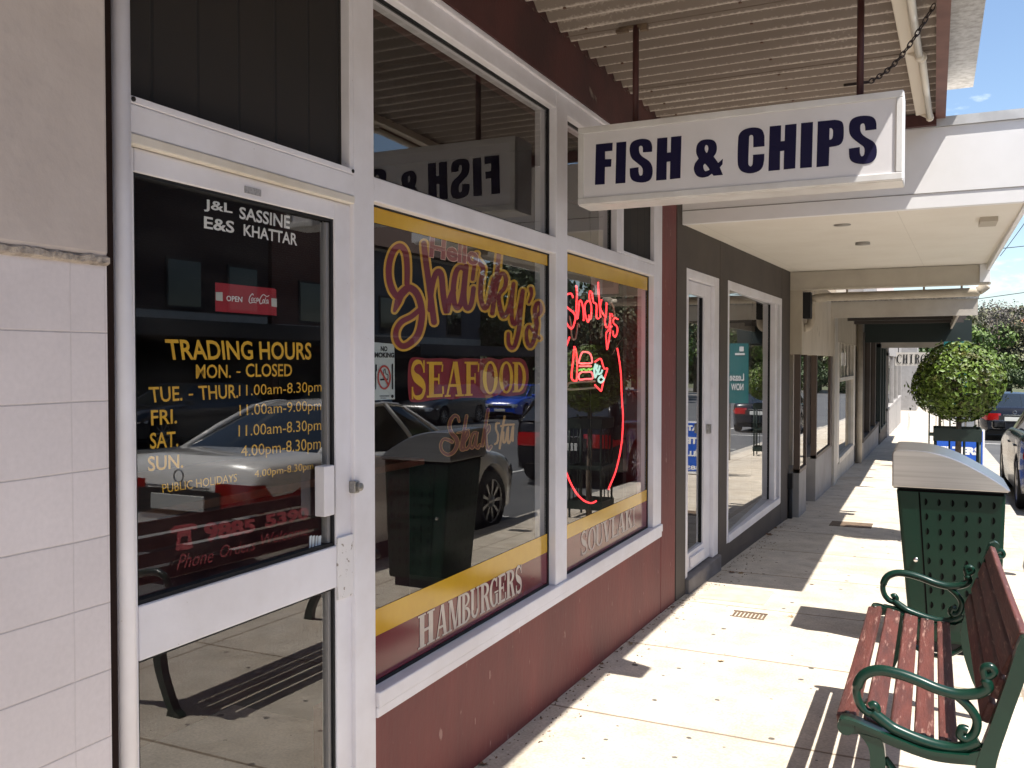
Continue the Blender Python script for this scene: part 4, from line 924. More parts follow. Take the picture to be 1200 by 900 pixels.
for (x0, x1, z, tl) in ((-.252, -.196, .503, .16), (-.180, -.122, .497, -.24), (-.108, -.052, .482, -.22), (-.042, .012, .472, -.12), (.024, .074, .468, 0)):
    slat(x0, x1, z-.028, z, 'seat_slat', tl)
for k in range(4):
    t_ = (k+.5)/4; cx = .136+(.236-.136)*t_; cz = .535+(.815-.535)*t_
    slat(cx-.012, cx+.012, cz-.0305, cz+.0305, 'back_slat', R(-20))


bo = MB()
for y in (2.83, 4.25):
    for x, z in ((-.224, .499), (-.151, .491), (-.08, .476), (-.015, .468), (.049, .464)): bo.lathe([(.009, 0), (.008, .004), (.003, .006)], (x, y, z+bz(y)+.003), 8)
bo.build('bolt_pattern', mat('dull bolt heads', (.10, .09, .08), .5, .6), bench)

# ------------------------------------------------------------------ litter bin
bin_ = thing('litter_bin', 'green perforated litter bin with curved stainless hood standing beyond the bench', 'litter bin', (.1, 5.5, gz(5.5)))
BY0, BY1 = 5.25, 5.73
gb = gz(5.4)
def frus(xa0, xa1, ya0, ya1, za, xb0, xb1, yb0, yb1, zb):
    return MB().add([(xa0, ya0, za), (xa1, ya0, za), (xa1, ya1, za), (xa0, ya1, za), (xb0, yb0, zb), (xb1, yb0, zb), (xb1, yb1, zb), (xb0, yb1, zb)],
                    [(3, 2, 1, 0), (4, 5, 6, 7), (0, 1, 5, 4), (1, 2, 6, 5), (2, 3, 7, 6), (3, 0, 4, 7)])
BGREEN = mat('dark green powder coat', (.003, .024, .0135), .42, spec=.3, col2=(.0025, .0195, .011), scale=5, bump=.06, bscale=90)
frus(-.100, .325, BY0+.02, BY1-.02, gb+.06, -.176, .345, BY0, BY1, .872).build('bin_body', BGREEN, bin_, bevel=.018, seg=3)
frus(-.06, .29, BY0+.05, BY1-.05, gb-.02, -.06, .29, BY0+.05, BY1-.05, gb+.062).build('plinth', BLACK, bin_)
# front geometry helper: (u across, z) -> point on the sloping front face
def bfront(u, z, d=.0):
    t_ = (z-(gb+.06))/(.872-gb-.06); xl = -.100+(-.076)*t_; xr = .325+.02*t_; y = BY0+.02*(1-t_)
    return (xl+(xr-xl)*u, y-d, z)
dm = MB()
for (u0, u1) in ((.205, .222),):
    dm.quad(bfront(u0, gb+.08, .0015), bfront(u1, gb+.08, .0015), bfront(u1, .855, .0015), bfront(u0, .855, .0015))
dm.quad(bfront(.02, .856, .0016), bfront(.98, .856, .0016), bfront(.98, .868, .0016), bfront(.02, .868, .0016))
dm.build('door_gap', HOLE, bin_)
pf = MB()
for i in range(6):
    for j in range(9):
        u = .262+i*.125; z = .805-j*.079
        c_ = bfront(u, z, .0018)
        pf.add([(c_[0]+.0135*math.cos(a), c_[1], c_[2]+.019*math.sin(a)) for a in [R(x) for x in range(-90, 91, 22)]], [tuple(range(9))])
        pf.add([(c_[0]-.002+.002*math.cos(a), c_[1], c_[2]+.017*math.sin(a)) for a in [R(x) for x in range(90, 271, 45)]], [tuple(range(5))])
pf.build('perforation', HOLE, bin_)
ps = MB()
for i in range(5):
    for j in range(9):
        z = .78-j*.079; t_ = (z-(gb+.06))/(.872-gb-.06); x = -.100-.076*t_-.0015; y = BY0+.08+i*.085
        ps.add([(x, y+.0115*math.cos(a), z+.0135*math.sin(a)) for a in [R(x_) for x_ in range(-90, 91, 22)]], [tuple(range(9))])
ps.build('side_perforation', HOLE, bin_)
lkp = bfront(.135, .49); MB().tube([(lkp[0], lkp[1]-.001, lkp[2]), (lkp[0], lkp[1]-.012, lkp[2])], .012, 14).build('lock', mat('bright chrome', (.7, .7, .7), .15, 1), bin_)
STEEL = mat('brushed stainless steel', (.48, .465, .46), .33, 1.0, col2=(.40, .385, .38), scale=3, stretch=(.4, 30, 30))
hood = [(-.196, .879)]+[tuple(p) for p in spline([(-.197, 1.058), (-.188, 1.074), (-.16, 1.082), (-.02, 1.076), (.11, 1.040), (.22, .985), (.31, .930), (.366, .889)], 5)]+[(.352, .879)]
MB().prism(hood, 'y', BY0-.025, BY1+.025).build('hood', STEEL, bin_, bevel=.006, seg=2)
MB().prism([(-.19, .872), (-.19, .8788), (.35, .8788), (.35, .872)], 'y', BY0-.01, BY1+.01).build('hood_gap', BLACK, bin_)
# ------------------------------------------------------------------ the grey shop (slightly turned frontage)
AN = math.atan(.0277)
gs = thing('grey_shop', 'dark grey rendered shop with big mirror-like window and glass door under a white canopy', 'building', (-1.515, 5.75, 0), -AN)
LB = lambda *a: MB().box(*a)
w_ = MB()
w_.box(-.3, 0, -.008, .215, -.5, 2.75); w_.box(-.3, 0, .215, 1.135, 2.19, 2.75); w_.box(-.3, .002, 1.135, 1.385, -.5, 2.75)
w_.box(-.3, 0, 1.385, 3.725, -.6, .105); w_.box(-.3, 0, 1.385, 3.725, 2.20, 2.75); w_.box(-.3, .002, 3.725, 4.21, -.6, 2.75)
wall2 = w_.build('wall', DARKGREY, gs, local=True)
MB().box(-8, -.3, -.008, 4.21, -.6, 5.2).box(-.3, -.05, -.008, 4.21, 2.96, 5.2).build('upper_wall', RENDER, gs, local=True)
LB(-.25, .025, .22, 1.13, -.5, .075).build('door_step', STEP, gs, local=True, bevel=.008)
# door 2
d_ = MB(); d_.box(-.12, -.004, .217, .285, .076, 2.188); d_.box(-.12, -.004, .985, 1.133, .076, 2.188); d_.box(-.12, -.004, .285, .985, 2.12, 2.188)
d_.build('door_frame', WHITE, gs, local=True, bevel=.004)
d_ = MB(); d_.box(-.08, -.03, .287, .345, .085, 2.115); d_.box(-.08, -.03, .80, .983, .085, 2.115); d_.box(-.08, -.031, .345, .80, 2.03, 2.115); d_.box(-.08, -.031, .345, .80, .085, .215)
dr2 = d_.build('door', WHITE, gs, local=True, bevel=.003)
def pane(y0, y1, z0, z1, x0, parent, mt=GLASSD):
    q = MB(); f_ = lambda y: x0-.0277*(y-y0)
    q.quad((f_(y0), y0, z0), (f_(y1), y1, z0), (f_(y1), y1, z1), (f_(y0), y0, z1)); return q.build('glass_pane', mt, parent, local=True)
pane(.345, .80, .215, 2.03, -.045, dr2)
LB(-.029, -.012, .42, .78, .112, .185).build('kick_plate', WHITE, dr2, local=True, bevel=.004)
LB(-.03, .0, .86, .90, 1.02, 1.09).build('door_lock', GREYM, dr2, local=True, bevel=.003)
LB(-.066, -.045, .792, .802, .22, 2.02).build('gasket', BLACK, dr2, local=True)
# window 2
d_ = MB(); d_.box(-.13, .003, 1.387, 1.44, .106, 2.198); d_.box(-.075, .003, 3.66, 3.723, .106, 2.198); d_.box(-.075, -.004, 3.42, 3.52, .171, 2.13); d_.box(-.16, .002, 1.44, 3.66, 2.13, 2.198); d_.box(-.16, .012, 1.44, 3.66, .106, .17)
wn = d_.build('window', WHITE, gs, local=True, bevel=.004)
pane(1.44, 3.42, .171, 2.129, -.010, wn); pane(3.52, 3.66, .171, 2.129, -.05, wn)
LB(-.080, -.055, 3.408, 3.4195, .18, 2.12).build('gasket', BLACK, wn, local=True)
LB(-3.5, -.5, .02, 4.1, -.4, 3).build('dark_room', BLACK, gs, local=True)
pp = MB(); pp.tube([(.02, 4.165, -.25), (.02, 4.165, .20)], .028, 10); pp.box(-.0, .05, 4.13, 4.20, .20, .36); pp.build('drain_pipe', BLACK, gs, local=True)
# white canopy
cx1 = .49
SOFF = lines_mat('cream soffit sheeting', (.78, .735, .66), (.5, .46, .40), [('X', 1.2, .1, .35)], .6, .004, (.73, .68, .60), .2, 2)
WSUN = mat('white painted fascia', (.84, .83, .83), .5, col2=(.78, .77, .76), scale=2)
m = MB(); m.add([(-1.56, 5.905, 2.462), (cx1-.03, 5.905, 2.462), (cx1-.03, 10.02, 2.515), (-1.42, 10.02, 2.515)], [(0, 3, 2, 1)])
m.add([(-1.56, 5.905, 2.9), (cx1-.03, 5.905, 2.9), (cx1-.03, 10.02, 2.9), (-1.42, 10.02, 2.9)], [(0, 1, 2, 3)])
cn = m.build('canopy', SOFF, gs) if False else None
def gsb(mb, name, mt, parent=gs, **k):
    # world coordinates -> the turned frame of the shop
    ca, sa = math.cos(AN), math.sin(AN)
    mb.v = [((p[0]+1.515)*ca-(p[1]-5.75)*sa, (p[0]+1.515)*sa+(p[1]-5.75)*ca, p[2]) for p in mb.v]
    return mb.build(name, mt, parent, local=True, **k)
cn = gsb(m, 'canopy', SOFF)
fb = MB().box(-1.525, cx1, 5.858, 5.90, 2.458, 2.93); fb.box(cx1-.03, cx1, 5.90, 10.02, 2.45, 2.93); gsb(fb, 'fascia', WSUN, cn, bevel=.004)
tf = MB().box(-.55, cx1+.012, 5.845, 5.905, 2.931, 2.985); gsb(tf, 'top_flashing', mat('pale zinc flashing', (.60, .60, .60), .5, .2, col2=(.5, .5, .5)), cn)
sg = MB(); sg.box(-1.52, cx1, 5.8545, 5.8575, 2.545, 2.549); gsb(sg, 'seam', mat('dark seam', (.2, .18, .16), .8), cn)
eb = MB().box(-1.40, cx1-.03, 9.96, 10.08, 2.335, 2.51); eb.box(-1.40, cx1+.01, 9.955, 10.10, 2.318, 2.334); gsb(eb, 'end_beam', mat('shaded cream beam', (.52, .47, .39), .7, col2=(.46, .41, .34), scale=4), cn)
eb = MB().box(.40, cx1+.002, 9.94, 10.09, 2.336, 2.512); gsb(eb, 'beam_end_cap', WSUN, cn)
for (px, py) in ((1158, 257), ):
    p = CAM+ray(px, py)*((2.47-CAMZ)/ray(px, py).z); gsb(MB().box(p.x-.05, p.x+.05, p.y-.13, p.y+.13, 2.44, 2.478), 'vent_box', mat('beige plastic', (.45, .40, .33), .6), cn)
for (px, py) in ((987, 262), (1011, 285)):
    p = CAM+ray(px, py)*((2.475-CAMZ)/ray(px, py).z); gsb(MB().lathe([(.055, -.012), (.05, .03)], (p.x, p.y, 2.475), 14), 'downlight', mat('grey fitting', (.3, .28, .25), .5), cn)

# ------------------------------------------------------------------ the row of shops beyond
X3 = -1.30
def Yp(px, X=X3): return onX(px, 450, X).y
def Zp(px, py, X=X3): return onX(px, py, X).z
GDADO = mat('grey painted dado', (.30, .285, .275), .75, col2=(.25, .235, .225), scale=3)
DRTY = mat('stained cream concrete', (.50, .44, .35), .85, col2=(.42, .36, .28), scale=3, col3=(.10, .08, .06), scale3=9, amt3=(.63, .72), stretch=(1, 1, .45))
OFFW = mat('off white paint', (.52, .485, .43), .7, col2=(.44, .40, .35), scale=3)
BRF = mat('brown window frame', (.09, .06, .045), .5)
s3 = thing('corner_recess_shop', 'narrow shop with grey dado and recessed door under a stained cream beam', 'building', (X3, 12, gz(12)))
ya, yb, yc, yd = 10.02, Yp(945.5), Yp(956.5), Yp(975)
zb1 = Zp(937, 552); zb2 = Zp(963, 530)
sl = lambda y: zb1+(zb2-zb1)*(y-ya)/(yd-ya)
m = MB(); m.box(-1.6, X3, ya, yb, -1, zb1); m.box(-1.6, X3, yc, yd, -1, zb2); m.build('dado_wall', GDADO, s3)
zt3 = Zp(955, 397)
m = MB(); m.box(-1.6, X3+.02, ya-.02, Yp(977.5), Zp(950, 416), 2.5); m.build('stained_beam', DRTY, s3)
MB().box(-9, -1.6, ya, 14.5, -.6, 5).build('upper_wall', RENDER, s3)
m = MB(); m.box(-1.36, X3+.005, ya, ya+.05, zb1+.001, 1.9); m.box(-1.36, X3+.005, yb-.06, yb, zb1+.001, 1.9); m.box(-1.36, X3+.008, ya, yb, zb1-.02, zb1+.02)
f1 = m.build('window', BRF, s3); MB().quad((X3-.012, ya+.05, zb1), (X3-.012, yb-.06, zb1), (X3-.012, yb-.06, 1.9), (X3-.012, ya+.05, 1.9)).build('glass_pane', GLASSD, f1)
m = MB(); m.box(-1.36, X3+.005, yc, yc+.06, zb2+.001, 1.9); m.box(-1.36, X3+.005, yd-.25, yd, zb2+.001, 1.9); m.box(-1.36, X3+.008, yc, yd, zb2-.02, zb2+.02)
f2 = m.build('window', BRF, s3); MB().quad((X3-.012, yc+.06, zb2), (X3-.012, yd-.25, zb2), (X3-.012, yd-.25, 1.9), (X3-.012, yc+.06, 1.9)).build('glass_pane', GLASSD, f2)
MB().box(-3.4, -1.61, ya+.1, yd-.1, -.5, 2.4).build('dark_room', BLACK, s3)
m = MB(); m.box(-1.60, -1.42, yb+.02, yc-.02, gz(11.5)-.02, .2); m.build('door', BRF, s3)
m = MB(); m.box(-1.60, -1.45, yb+.02, yc-.02, .2, 1.65); dd = m.build('door_panel', CREAM, s3)
m = MB()
for i in range(5):
    z = 1.02+i*.07; m.box(-1.4495, -1.4475, yb+.25, yc-.3, z, z+.035)
m.build('notice', mat('purple notice print', (.08, .06, .16), .6), dd)
m = MB(); m.box(-1.5, X3+.03, Yp(975.5), Yp(979), -1, 2.4); m.build('corner_post', OFFW, s3)
pm = mat('cream drain pipe', (.52, .46, .37), .6, col2=(.42, .36, .28), scale=6)
m = MB(); zpp = onY(1050, 345, 10.25).z
m.tube([tuple(p) for p in spline([(.48, 10.25, zpp+.07), (.40, 10.25, zpp+.01), (.30, 10.25, zpp), (-.6, 10.25, zpp-.005), (-1.12, 10.25, zpp-.01), (-1.2, 10.25, zpp-.05), (-1.215, 10.25, zpp-.12), (-1.215, 10.25, zpp-.26), (-1.235, 10.24, zpp-.32), (-1.29, 10.2, zpp-.34)], 4)], .045, 12)
for x in (-.85, -.1, .25): m.tube([(x, 10.25, zpp+.03), (x, 10.25, 2.335)], .012, 6)
m.build('drain_pipe', pm, s3)
MB().box(-1.29, -1.20, 10.06, 10.2, 2.02, 2.30).build('meter_box', BLACK, s3)
MB().box(-1.6, .46, 10.04, 12.93, 2.56, 2.66).build('canopy', OFFW, s3)

s4 = thing('white_shop', 'white painted shop with barred brown window, under the pale canopy past the stained beam', 'building', (X3, 16, gz(16)))
y0, y1, y2 = Yp(979.2), Yp(1000), Yp(1010)
zd = Zp(993, 530)
m = MB(); m.box(-1.6, X3, y0, y1+.3, -1.2, zd); m.build('dado_wall', OFFW, s4)
MB().box(-1.6, X3, y0, y2, 1.85, 2.7).build('upper_wall', DRTY, s4); MB().box(-9, -1.6, y0, y2, -1, 5).build('rear_block', RENDER, s4)
m = MB(); m.box(-1.5, X3+.01, y0, y0+.5, zd+.001, 1.849); m.box(-1.5, X3+.01, y1-.1, y1+.3, zd+.001, 1.849); m.box(-1.5, X3+.02, y0+.5, y1-.1, zd-.03, zd+.05); m.box(-1.5, X3+.02, y0+.5, y1-.1, 1.25, 1.31)
f1 = m.build('window', CREAM, s4)
for k in range(5): MB().box(X3, X3+.015, y0+.7+k*.6, y0+.74+k*.6, 1.30, 1.85).build('window_bar', CREAM, f1)
MB().quad((X3-.03, y0+.5, zd), (X3-.03, y1-.1, zd), (X3-.03, y1-.1, 1.85), (X3-.03, y0+.5, 1.85)).build('glass_pane', GLASSD, f1)
m = MB(); m.tube([(X3+.06, y1+.6, -1), (X3+.06, y1+.6, 2.3)], .06, 10); m.build('downpipe', pm, s4)
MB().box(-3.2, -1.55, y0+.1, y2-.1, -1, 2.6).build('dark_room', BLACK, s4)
MB().box(-1.6, X3-.05, y1+.3, y2, -1.2, 1.85).build('door', DARKGREY, s4)
c3z0, c3z1 = onY(1060, 371, 13).z, onY(1060, 350, 13).z; c3x = onY(1146, 360, 13).x
m = MB(); m.box(X3, c3x, 13.0, 13.05, c3z0, c3z1); cp = m.build('canopy', OFFW, s4)
MB().box(X3, c3x-.2, 13.05, 18.6, c3z1-.04, c3z1-.01).build('roof_sheet', DARKIN, cp); MB().box(c3x-.24, c3x-.21, 13.05, 18.6, c3z0, c3z1).build('side_fascia', OFFW, cp)
MB().box(X3, c3x+.01, 12.97, 13.0, c3z1-.025, c3z1+.012).build('top_flashing', GREYM, cp)
m = MB()
for k in range(3): m.box(X3, c3x-.05, 14.4+k*1.4, 14.48+k*1.4, c3z1-.16, c3z1-.045)
m.build('rafter', mat('dark rafters', (.06, .05, .045), .8), cp)

BOT = mat('bottle green board', (.012, .022, .020), .6)
def shop_simple(name, label, px0, px1, X, col, colf, zd_, gap, zc=None, canx=.5, canc=None, cz=None, glass=GLASSD):
    ya_, yb_ = Yp(px0, X), Yp(px1, X); ym = (ya_+yb_)/2
    t = thing(name, label, 'building', (X, ym, gz(ym)))
    MB().box(X-.3, X, ya_, yb_, gz(yb_)-.5, gz(ym)+zd_).build('dado_wall', col, t)
    MB().box(X-.3, X, ya_, yb_, 1.6+gz(ym)+.9, 3.2).build('upper_wall', col, t); MB().box(X-8, X-.3, ya_, yb_, -2, 5).build('rear_block', RENDER, t)
    m_ = MB(); n_ = 3
    for k in range(n_+1):
        y = ya_+(yb_-ya_-.25)*k/n_; m_.box(X-.28, X+.012, y, y+.25, gz(ym)+zd_+.001, 1.6+gz(ym)+.899)
    m_.box(X-.28, X+.018, ya_, yb_, gz(ym)+zd_-.02, gz(ym)+zd_+.05); m_.box(X-.28, X+.014, ya_, yb_, 1.6+gz(ym)+.82, 1.6+gz(ym)+.905)
    fr_ = m_.build('window', colf, t)
    MB().quad((X-.05, ya_, gz(ym)+zd_), (X-.05, yb_, gz(ym)+zd_), (X-.05, yb_, 1.6+gz(ym)+.9), (X-.05, ya_, 1.6+gz(ym)+.9)).build('glass_pane', glass, fr_)
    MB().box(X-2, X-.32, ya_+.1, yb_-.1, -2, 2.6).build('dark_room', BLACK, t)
    if cz:
        c_ = MB().box(X, canx, ya_+.3, ya_+.36, cz[0], cz[1]).build('canopy', canc, t)
        MB().box(X, canx-.02, ya_+.36, yb_, cz[1]-.06, cz[1]-.02).build('roof_sheet', DARKIN, c_); MB().box(canx-.04, canx, ya_+.36, yb_, cz[0], cz[1]).build('side_fascia', canc, c_)
    return t
shop_simple('dark_canopy_shop', 'distant grey shop with dark posts under a bottle green canopy board', 1011, 1031, -1.2, GDADO, DARKGREY, .45, 0, canx=.62, canc=BOT, cz=(onY(1060, 402, 19).z, onY(1060, 378, 19).z))
shop_simple('green_post_shop', 'distant narrow shop with dark green window posts before the hanging word sign', 1031.2, 1040, -1.18, DARKGREY, BOT, .35, 0, canx=.3, canc=OFFW, cz=(onY(1060, 411, 30).z, onY(1060, 404, 30).z))
shop_simple('sunlit_shop', 'far pale shop standing in full sun at the end of the row', 1040.2, 1056, -1.15, GDADO, GDADO, .9, 0)
t = thing('end_building', 'grey building closing the far end of the row of shops', 'building', (-4, 60, gz(60)))
MB().box(-9, -.9, 58, 64, -3, 4.2).build('wall', GDADO, t); MB().box(-9.1, -.8, 57.9, 64.1, 4.2, 4.4).build('roof', DARKIN, t)
# hanging CHIRO sign
YS = 33.0
t = thing('hanging_word_sign', 'small white sign with black serif capitals hanging far down the row above the footpath', 'shop sign', onY(1070, 428, YS))
a, b_, c_, d_ = [onY(*p, YS) for p in ((1049, 413), (1104, 413), (1104, 428.5), (1049, 428.5))]
MB().box(a.x, b_.x, YS, YS+.1, d_.z, a.z).build('board', OFFW, t)
m = MB(); hgt = a.z-d_.z
for i, c in enumerate('CHIRO'):
    x0 = a.x+.05+i*.185; q = quadmap((x0, YS-.01, a.z-.07), (x0+.165, YS-.01, a.z-.07), (x0+.165, YS-.01, d_.z+.07), (x0, YS-.01, d_.z+.07))
    for j, poly in enumerate(serif(c)): m.add([q(p[0], p[1])+Vector((0, -j*1e-4, 0)) for p in poly], [tuple(range(len(poly)))])
m.build('lettering', BLACK, t)
m = MB()
for x in (a.x+.1, b_.x-.1): m.tube([(x, YS+.05, a.z), (x, YS+.05, a.z+.35)], .015, 6)
m.build('hanger_rod', BLACK, t)

# ------------------------------------------------------------------ trees
LEAFT = mat('glossy topiary leaves', (.075, .122, .015), .48, col2=(.075, .065, .020), scale=9, amt=(.52, .70), island=.65, spec=.3)
BARK = mat('grey brown bark', (.16, .125, .095), .9, col2=(.10, .08, .06), scale=12, bump=.4)
def leaf_quads(mb, c, d, size, asp=.5):
    d = d.normalized(); a = d.cross(Vector((random.uniform(-1, 1), random.uniform(-1, 1), random.uniform(-1, 1)))).normalized(); b2 = d.cross(a)
    p = Vector(c); l_ = a*size; w2_ = b2*size*asp
    n_ = len(mb.v); fold = d*size*.12
    mb.v += [tuple(p-l_), tuple(p+w2_+fold), tuple(p+l_), tuple(p-w2_+fold)]; mb.f += [(n_, n_+1, n_+2), (n_, n_+2, n_+3)]; mb.sm += [False, False]
def rdir():
    z = random.uniform(-1, 1); a = random.uniform(0, 2*math.pi); r = math.sqrt(1-z*z); return Vector((r*math.cos(a), r*math.sin(a), z))
TX_, TY_ = .215, 9.0; TZ = gz(TY_); BC = 1.375
def topiary(label):
    t = thing('topiary_tree', label, 'tree', (0, 0, 0), group='clipped ball trees along the footpath')
    m_ = MB()
    bumps = [(rdir(), random.uniform(-.06, .05)) for _ in range(30)]
    for i in range(6600):
        d = rdir(); rr = .392*(1+sum(h*max(0, d.dot(b)-.72)/.28 for b, h in bumps))
        q = random.random(); r = rr*(1-.30*q*q)
        if random.random() < .05: r *= random.uniform(1.04, 1.2)
        c = d*r; c.z *= .93
        leaf_quads(m_, (c.x, c.y, c.z+BC-TZ), d+rdir()*.62, random.uniform(.016, .030), random.uniform(.42, .6))
    m_.build('crown', LEAFT, t, local=True)
    m_ = MB(); m_.tube([(0, 0, -.05), (.008, .0, .4), (-.005, .01, .8), (0, 0, BC-TZ)], [.034, .028, .026, .02], 9)
    for k in range(9):
        d = rdir(); d.z = abs(d.z)*.5; m_.tube([(0, 0, BC-TZ-.28), Vector((0, 0, BC-TZ-.1))+d*.15, Vector((0, 0, BC-TZ))+d*.34], [.014, .010, .004], 6)
    m_.build('trunk', BARK, t, local=True)
    return t
t1 = topiary('clipped round tree in the black guard beyond the litter bin'); t1.location = (TX_, TY_, TZ); t1.rotation_euler = (0, 0, .4)
t2 = copy_tree(t1); t2.location = (.12, 18.5, gz(18.5)); t2.rotation_euler = (0, 0, 2.1); t2['label'] = 'farther clipped tree mostly hidden behind the nearer round tree'
GRD = mat('dark green guard paint', (.010, .022, .017), .5)
def guard(label):
    t = thing('tree_guard', label, 'tree guard', (0, 0, 0), group='metal tree guards on the footpath')
    h = 1.06; a = .175
    for sx in (-1, 1):
        for sy in (-1, 1): MB().tube([(sx*a, sy*a, 0), (sx*a, sy*a, h)], .0125, 8).build('post', GRD, t, local=True)
    def ring(z0, z1, e, name):
        m_ = MB(); b = a+e
        for (x0, x1, y0_, y1_) in ((-b, b, -b, -b+.006), (-b, b, b-.006, b), (-b, -b+.006, -b+.006, b-.006), (b-.006, b, -b+.006, b-.006)): m_.box(x0, x1, y0_, y1_, z0, z1)
        m_.build(name, GRD, t, local=True)
    ring(h-.11, h, .018, 'top_band'); ring(.52, .56, .014, 'middle_band'); ring(.10, .19, .02, 'lower_band')
    m_ = MB()
    for k in (-.06, .06):
        for s_ in (-1, 1): m_.tube([(k, s_*a, .15), (k, s_*a, h-.05)], .006, 6); m_.tube([(s_*a, k, .15), (s_*a, k, h-.05)], .006, 6)
    m_.build('rail', GRD, t, local=True)
    return t
g1 = guard('black square guard around the trunk of the nearer ball tree'); g1.location = (TX_-.02, TY_, TZ)
g2 = copy_tree(g1); g2.location = (.11, 18.5, gz(18.5)); g2['label'] = 'black square guard around the trunk of the farther ball tree'

# sandwich board
BLUE = mat('bright blue board', (.015, .095, .50), .45)
t = thing('signboard', 'blue footpath board with white lettering behind the clipped tree', 'signboard', (.32, 14.1, gz(14.1)))
BYY = 14.0
bxl, bxr, bzt = onY(1095, 520, BYY).x, onY(1154, 520, BYY).x, onY(1120, 503, BYY).z
def leanbox(x0, x1, z0, z1, off, th, s_=1):
    yy = lambda z: BYY+(.0 if s_ > 0 else .16)+s_*(bzt-z)*(-.09)+off*1.0
    return MB().add([(x0, yy(z0), z0), (x1, yy(z0), z0), (x1, yy(z1), z1), (x0, yy(z1), z1), (x0, yy(z0)+th, z0), (x1, yy(z0)+th, z0), (x1, yy(z1)+th, z1), (x0, yy(z1)+th, z1)], [(0, 1, 2, 3), (7, 6, 5, 4), (0, 4, 5, 1), (1, 5, 6, 2), (2, 6, 7, 3), (3, 7, 4, 0)])
g0 = gz(14.0)
leanbox(bxl, bxr, g0+.02, bzt, 0, .02).build('front_panel', WSUN, t); leanbox(bxl, bxr, g0+.02, bzt, 0, .02, -1).build('back_panel', WSUN, t)
leanbox(bxl+.02, bxr-.025, g0+.06, bzt-.02, -.004, .003).build('blue_face', BLUE, t)
m = MB(); yy = lambda z: BYY-(bzt-z)*.09-.006
def btext(s, zc, h, x0, x1, b=.03): put(m, text2d(s, b), quadmap((x0, yy(zc+h/2), zc+h/2), (x1, yy(zc+h/2), zc+h/2), (x1, yy(zc-h/2), zc-h/2), (x0, yy(zc-h/2), zc-h/2)))
bw = bxr-bxl
btext('WATER', bzt-.10, .085, bxl+.07, bxr-.07, .06); btext('FILTERS', onY(1120, 527, 13.98).z-.01, .11, bxl+.045, bxr-.05, .06); btext('&', onY(1128, 540, 13.98).z-.02, .08, bxl+.20, bxl+.27, .05); btext('CHILLERS', bzt-.50, .085, bxl+.04, bxr-.05, .06); btext('9885 0', bzt-.72, .07, bxl+.09, bxr-.1, .03)
m.build('lettering', WSUN, t)
# lease board
t = thing('lease_board', 'teal lease board with white lettering, seen mirrored in the big grey shop window', 'signboard', (.35, 17, gz(17)))
MB().box(.15, .55, 16.98, 17.0, .78, 1.90).build('panel', mat('teal board', (.01, .16, .17), .5, emit=None), t)
MB().tube([(.50, 17.02, gz(17)-.1), (.50, 17.02, 1.8)], .016, 8).build('post', GREYM, t)
m = MB(); put(m, text2d('Lease', .02), quadmap((.23, 16.975, 1.34), (.50, 16.975, 1.34), (.50, 16.975, 1.20), (.23, 16.975, 1.20))); put(m, text2d('NOW', .03), quadmap((.24, 16.975, 1.15), (.47, 16.975, 1.15), (.47, 16.975, 1.02), (.24, 16.975, 1.02)))
m.quad((.22, 16.975, 1.68), (.40, 16.975, 1.68), (.40, 16.975, 1.72), (.22, 16.975, 1.72)); m.quad((.24, 16.975, 1.75), (.32, 16.975, 1.75), (.32, 16.975, 1.84), (.24, 16.975, 1.84))
m.build('lettering', WSUN, t)

# background trees
def leafm(n_, c, c2, isl=.5): return mat(n_, c, .6, col2=c2, scale=.35, amt=(.35, .65), island=isl)
LG = leafm('bright green foliage', (.10, .155, .025), (.065, .11, .02)); LD = leafm('dark green foliage', (.035, .060, .018), (.055, .085, .022)); LO = leafm('olive brown foliage', (.085, .095, .035), (.10, .09, .045)); LP = leafm('grey brown twigs', (.115, .095, .085), (.085, .075, .06), .3)
def big_tree(name, mt, h, r, nl, lobes, ls, seed):
    random.seed(seed)
    t = thing(name, 'x', 'tree', (0, 0, 0))
    m_ = MB(); tr_m = MB(); tr_m.tube([(0, 0, -.5), (.1, .05, h*.25), (-.05, .1, h*.6)], [r*.09, r*.07, r*.03], 9)
    L_ = []
    for k in range(lobes):
        d = rdir(); c = Vector((d.x*r*.62, d.y*r*.62, h*.58+d.z*h*.30)); rr = r*random.uniform(.30, .5); L_.append((c, rr))
        tr_m.tube([(0, 0, h*.22), c*.5+Vector((0, 0, h*.18)), c], [r*.04, r*.025, r*.008], 6)
    for i in range(nl):
        c, rr = L_[i % lobes]; d = rdir(); q = random.random()**.5
        leaf_quads(m_, c+Vector((d.x, d.y, d.z*.8))*rr*(.45+.6*q), d+rdir()*.8, ls*random.uniform(.6, 1.3), .6)
    m_.build('crown', mt, t, local=True); tr_m.build('trunk', BARK, t, local=True)
    return t
protos = {'g': big_tree('green_tree', LG, 8, 3.6, 5200, 16, .20, 1), 'd': big_tree('dark_tree', LD, 9.5, 4.2, 5600, 18, .22, 2), 'o': big_tree('olive_tree', LO, 8.5, 3.8, 5200, 16, .19, 3), 'p': big_tree('bare_tree', LP, 9, 3.0, 2600, 16, .10, 4)}
random.seed(11)
used = set()
def put_tree(kind, x, y, s_, label, group='trees at the end of the street', dz=0):
    o = protos[kind] if kind not in used else copy_tree(protos[kind]); used.add(kind)
    o.location = (x, y, hz(x, y)+.1+dz); o.scale = (s_, s_, s_*random.uniform(.92, 1.1)); o.rotation_euler = (0, 0, random.uniform(0, 6)); tag(o, label, 'tree', group)
put_tree('p', 5.6, 98, 1.10, 'tall bare purple grey tree rising above the green ones past the canopies')
put_tree('g', 4.6, 97, .86, 'bright green tree just right of the canopy ends, below the bare one')
put_tree('o', 8.3, 99, .95, 'olive brown tree at the right edge of the photo above the black sedan')
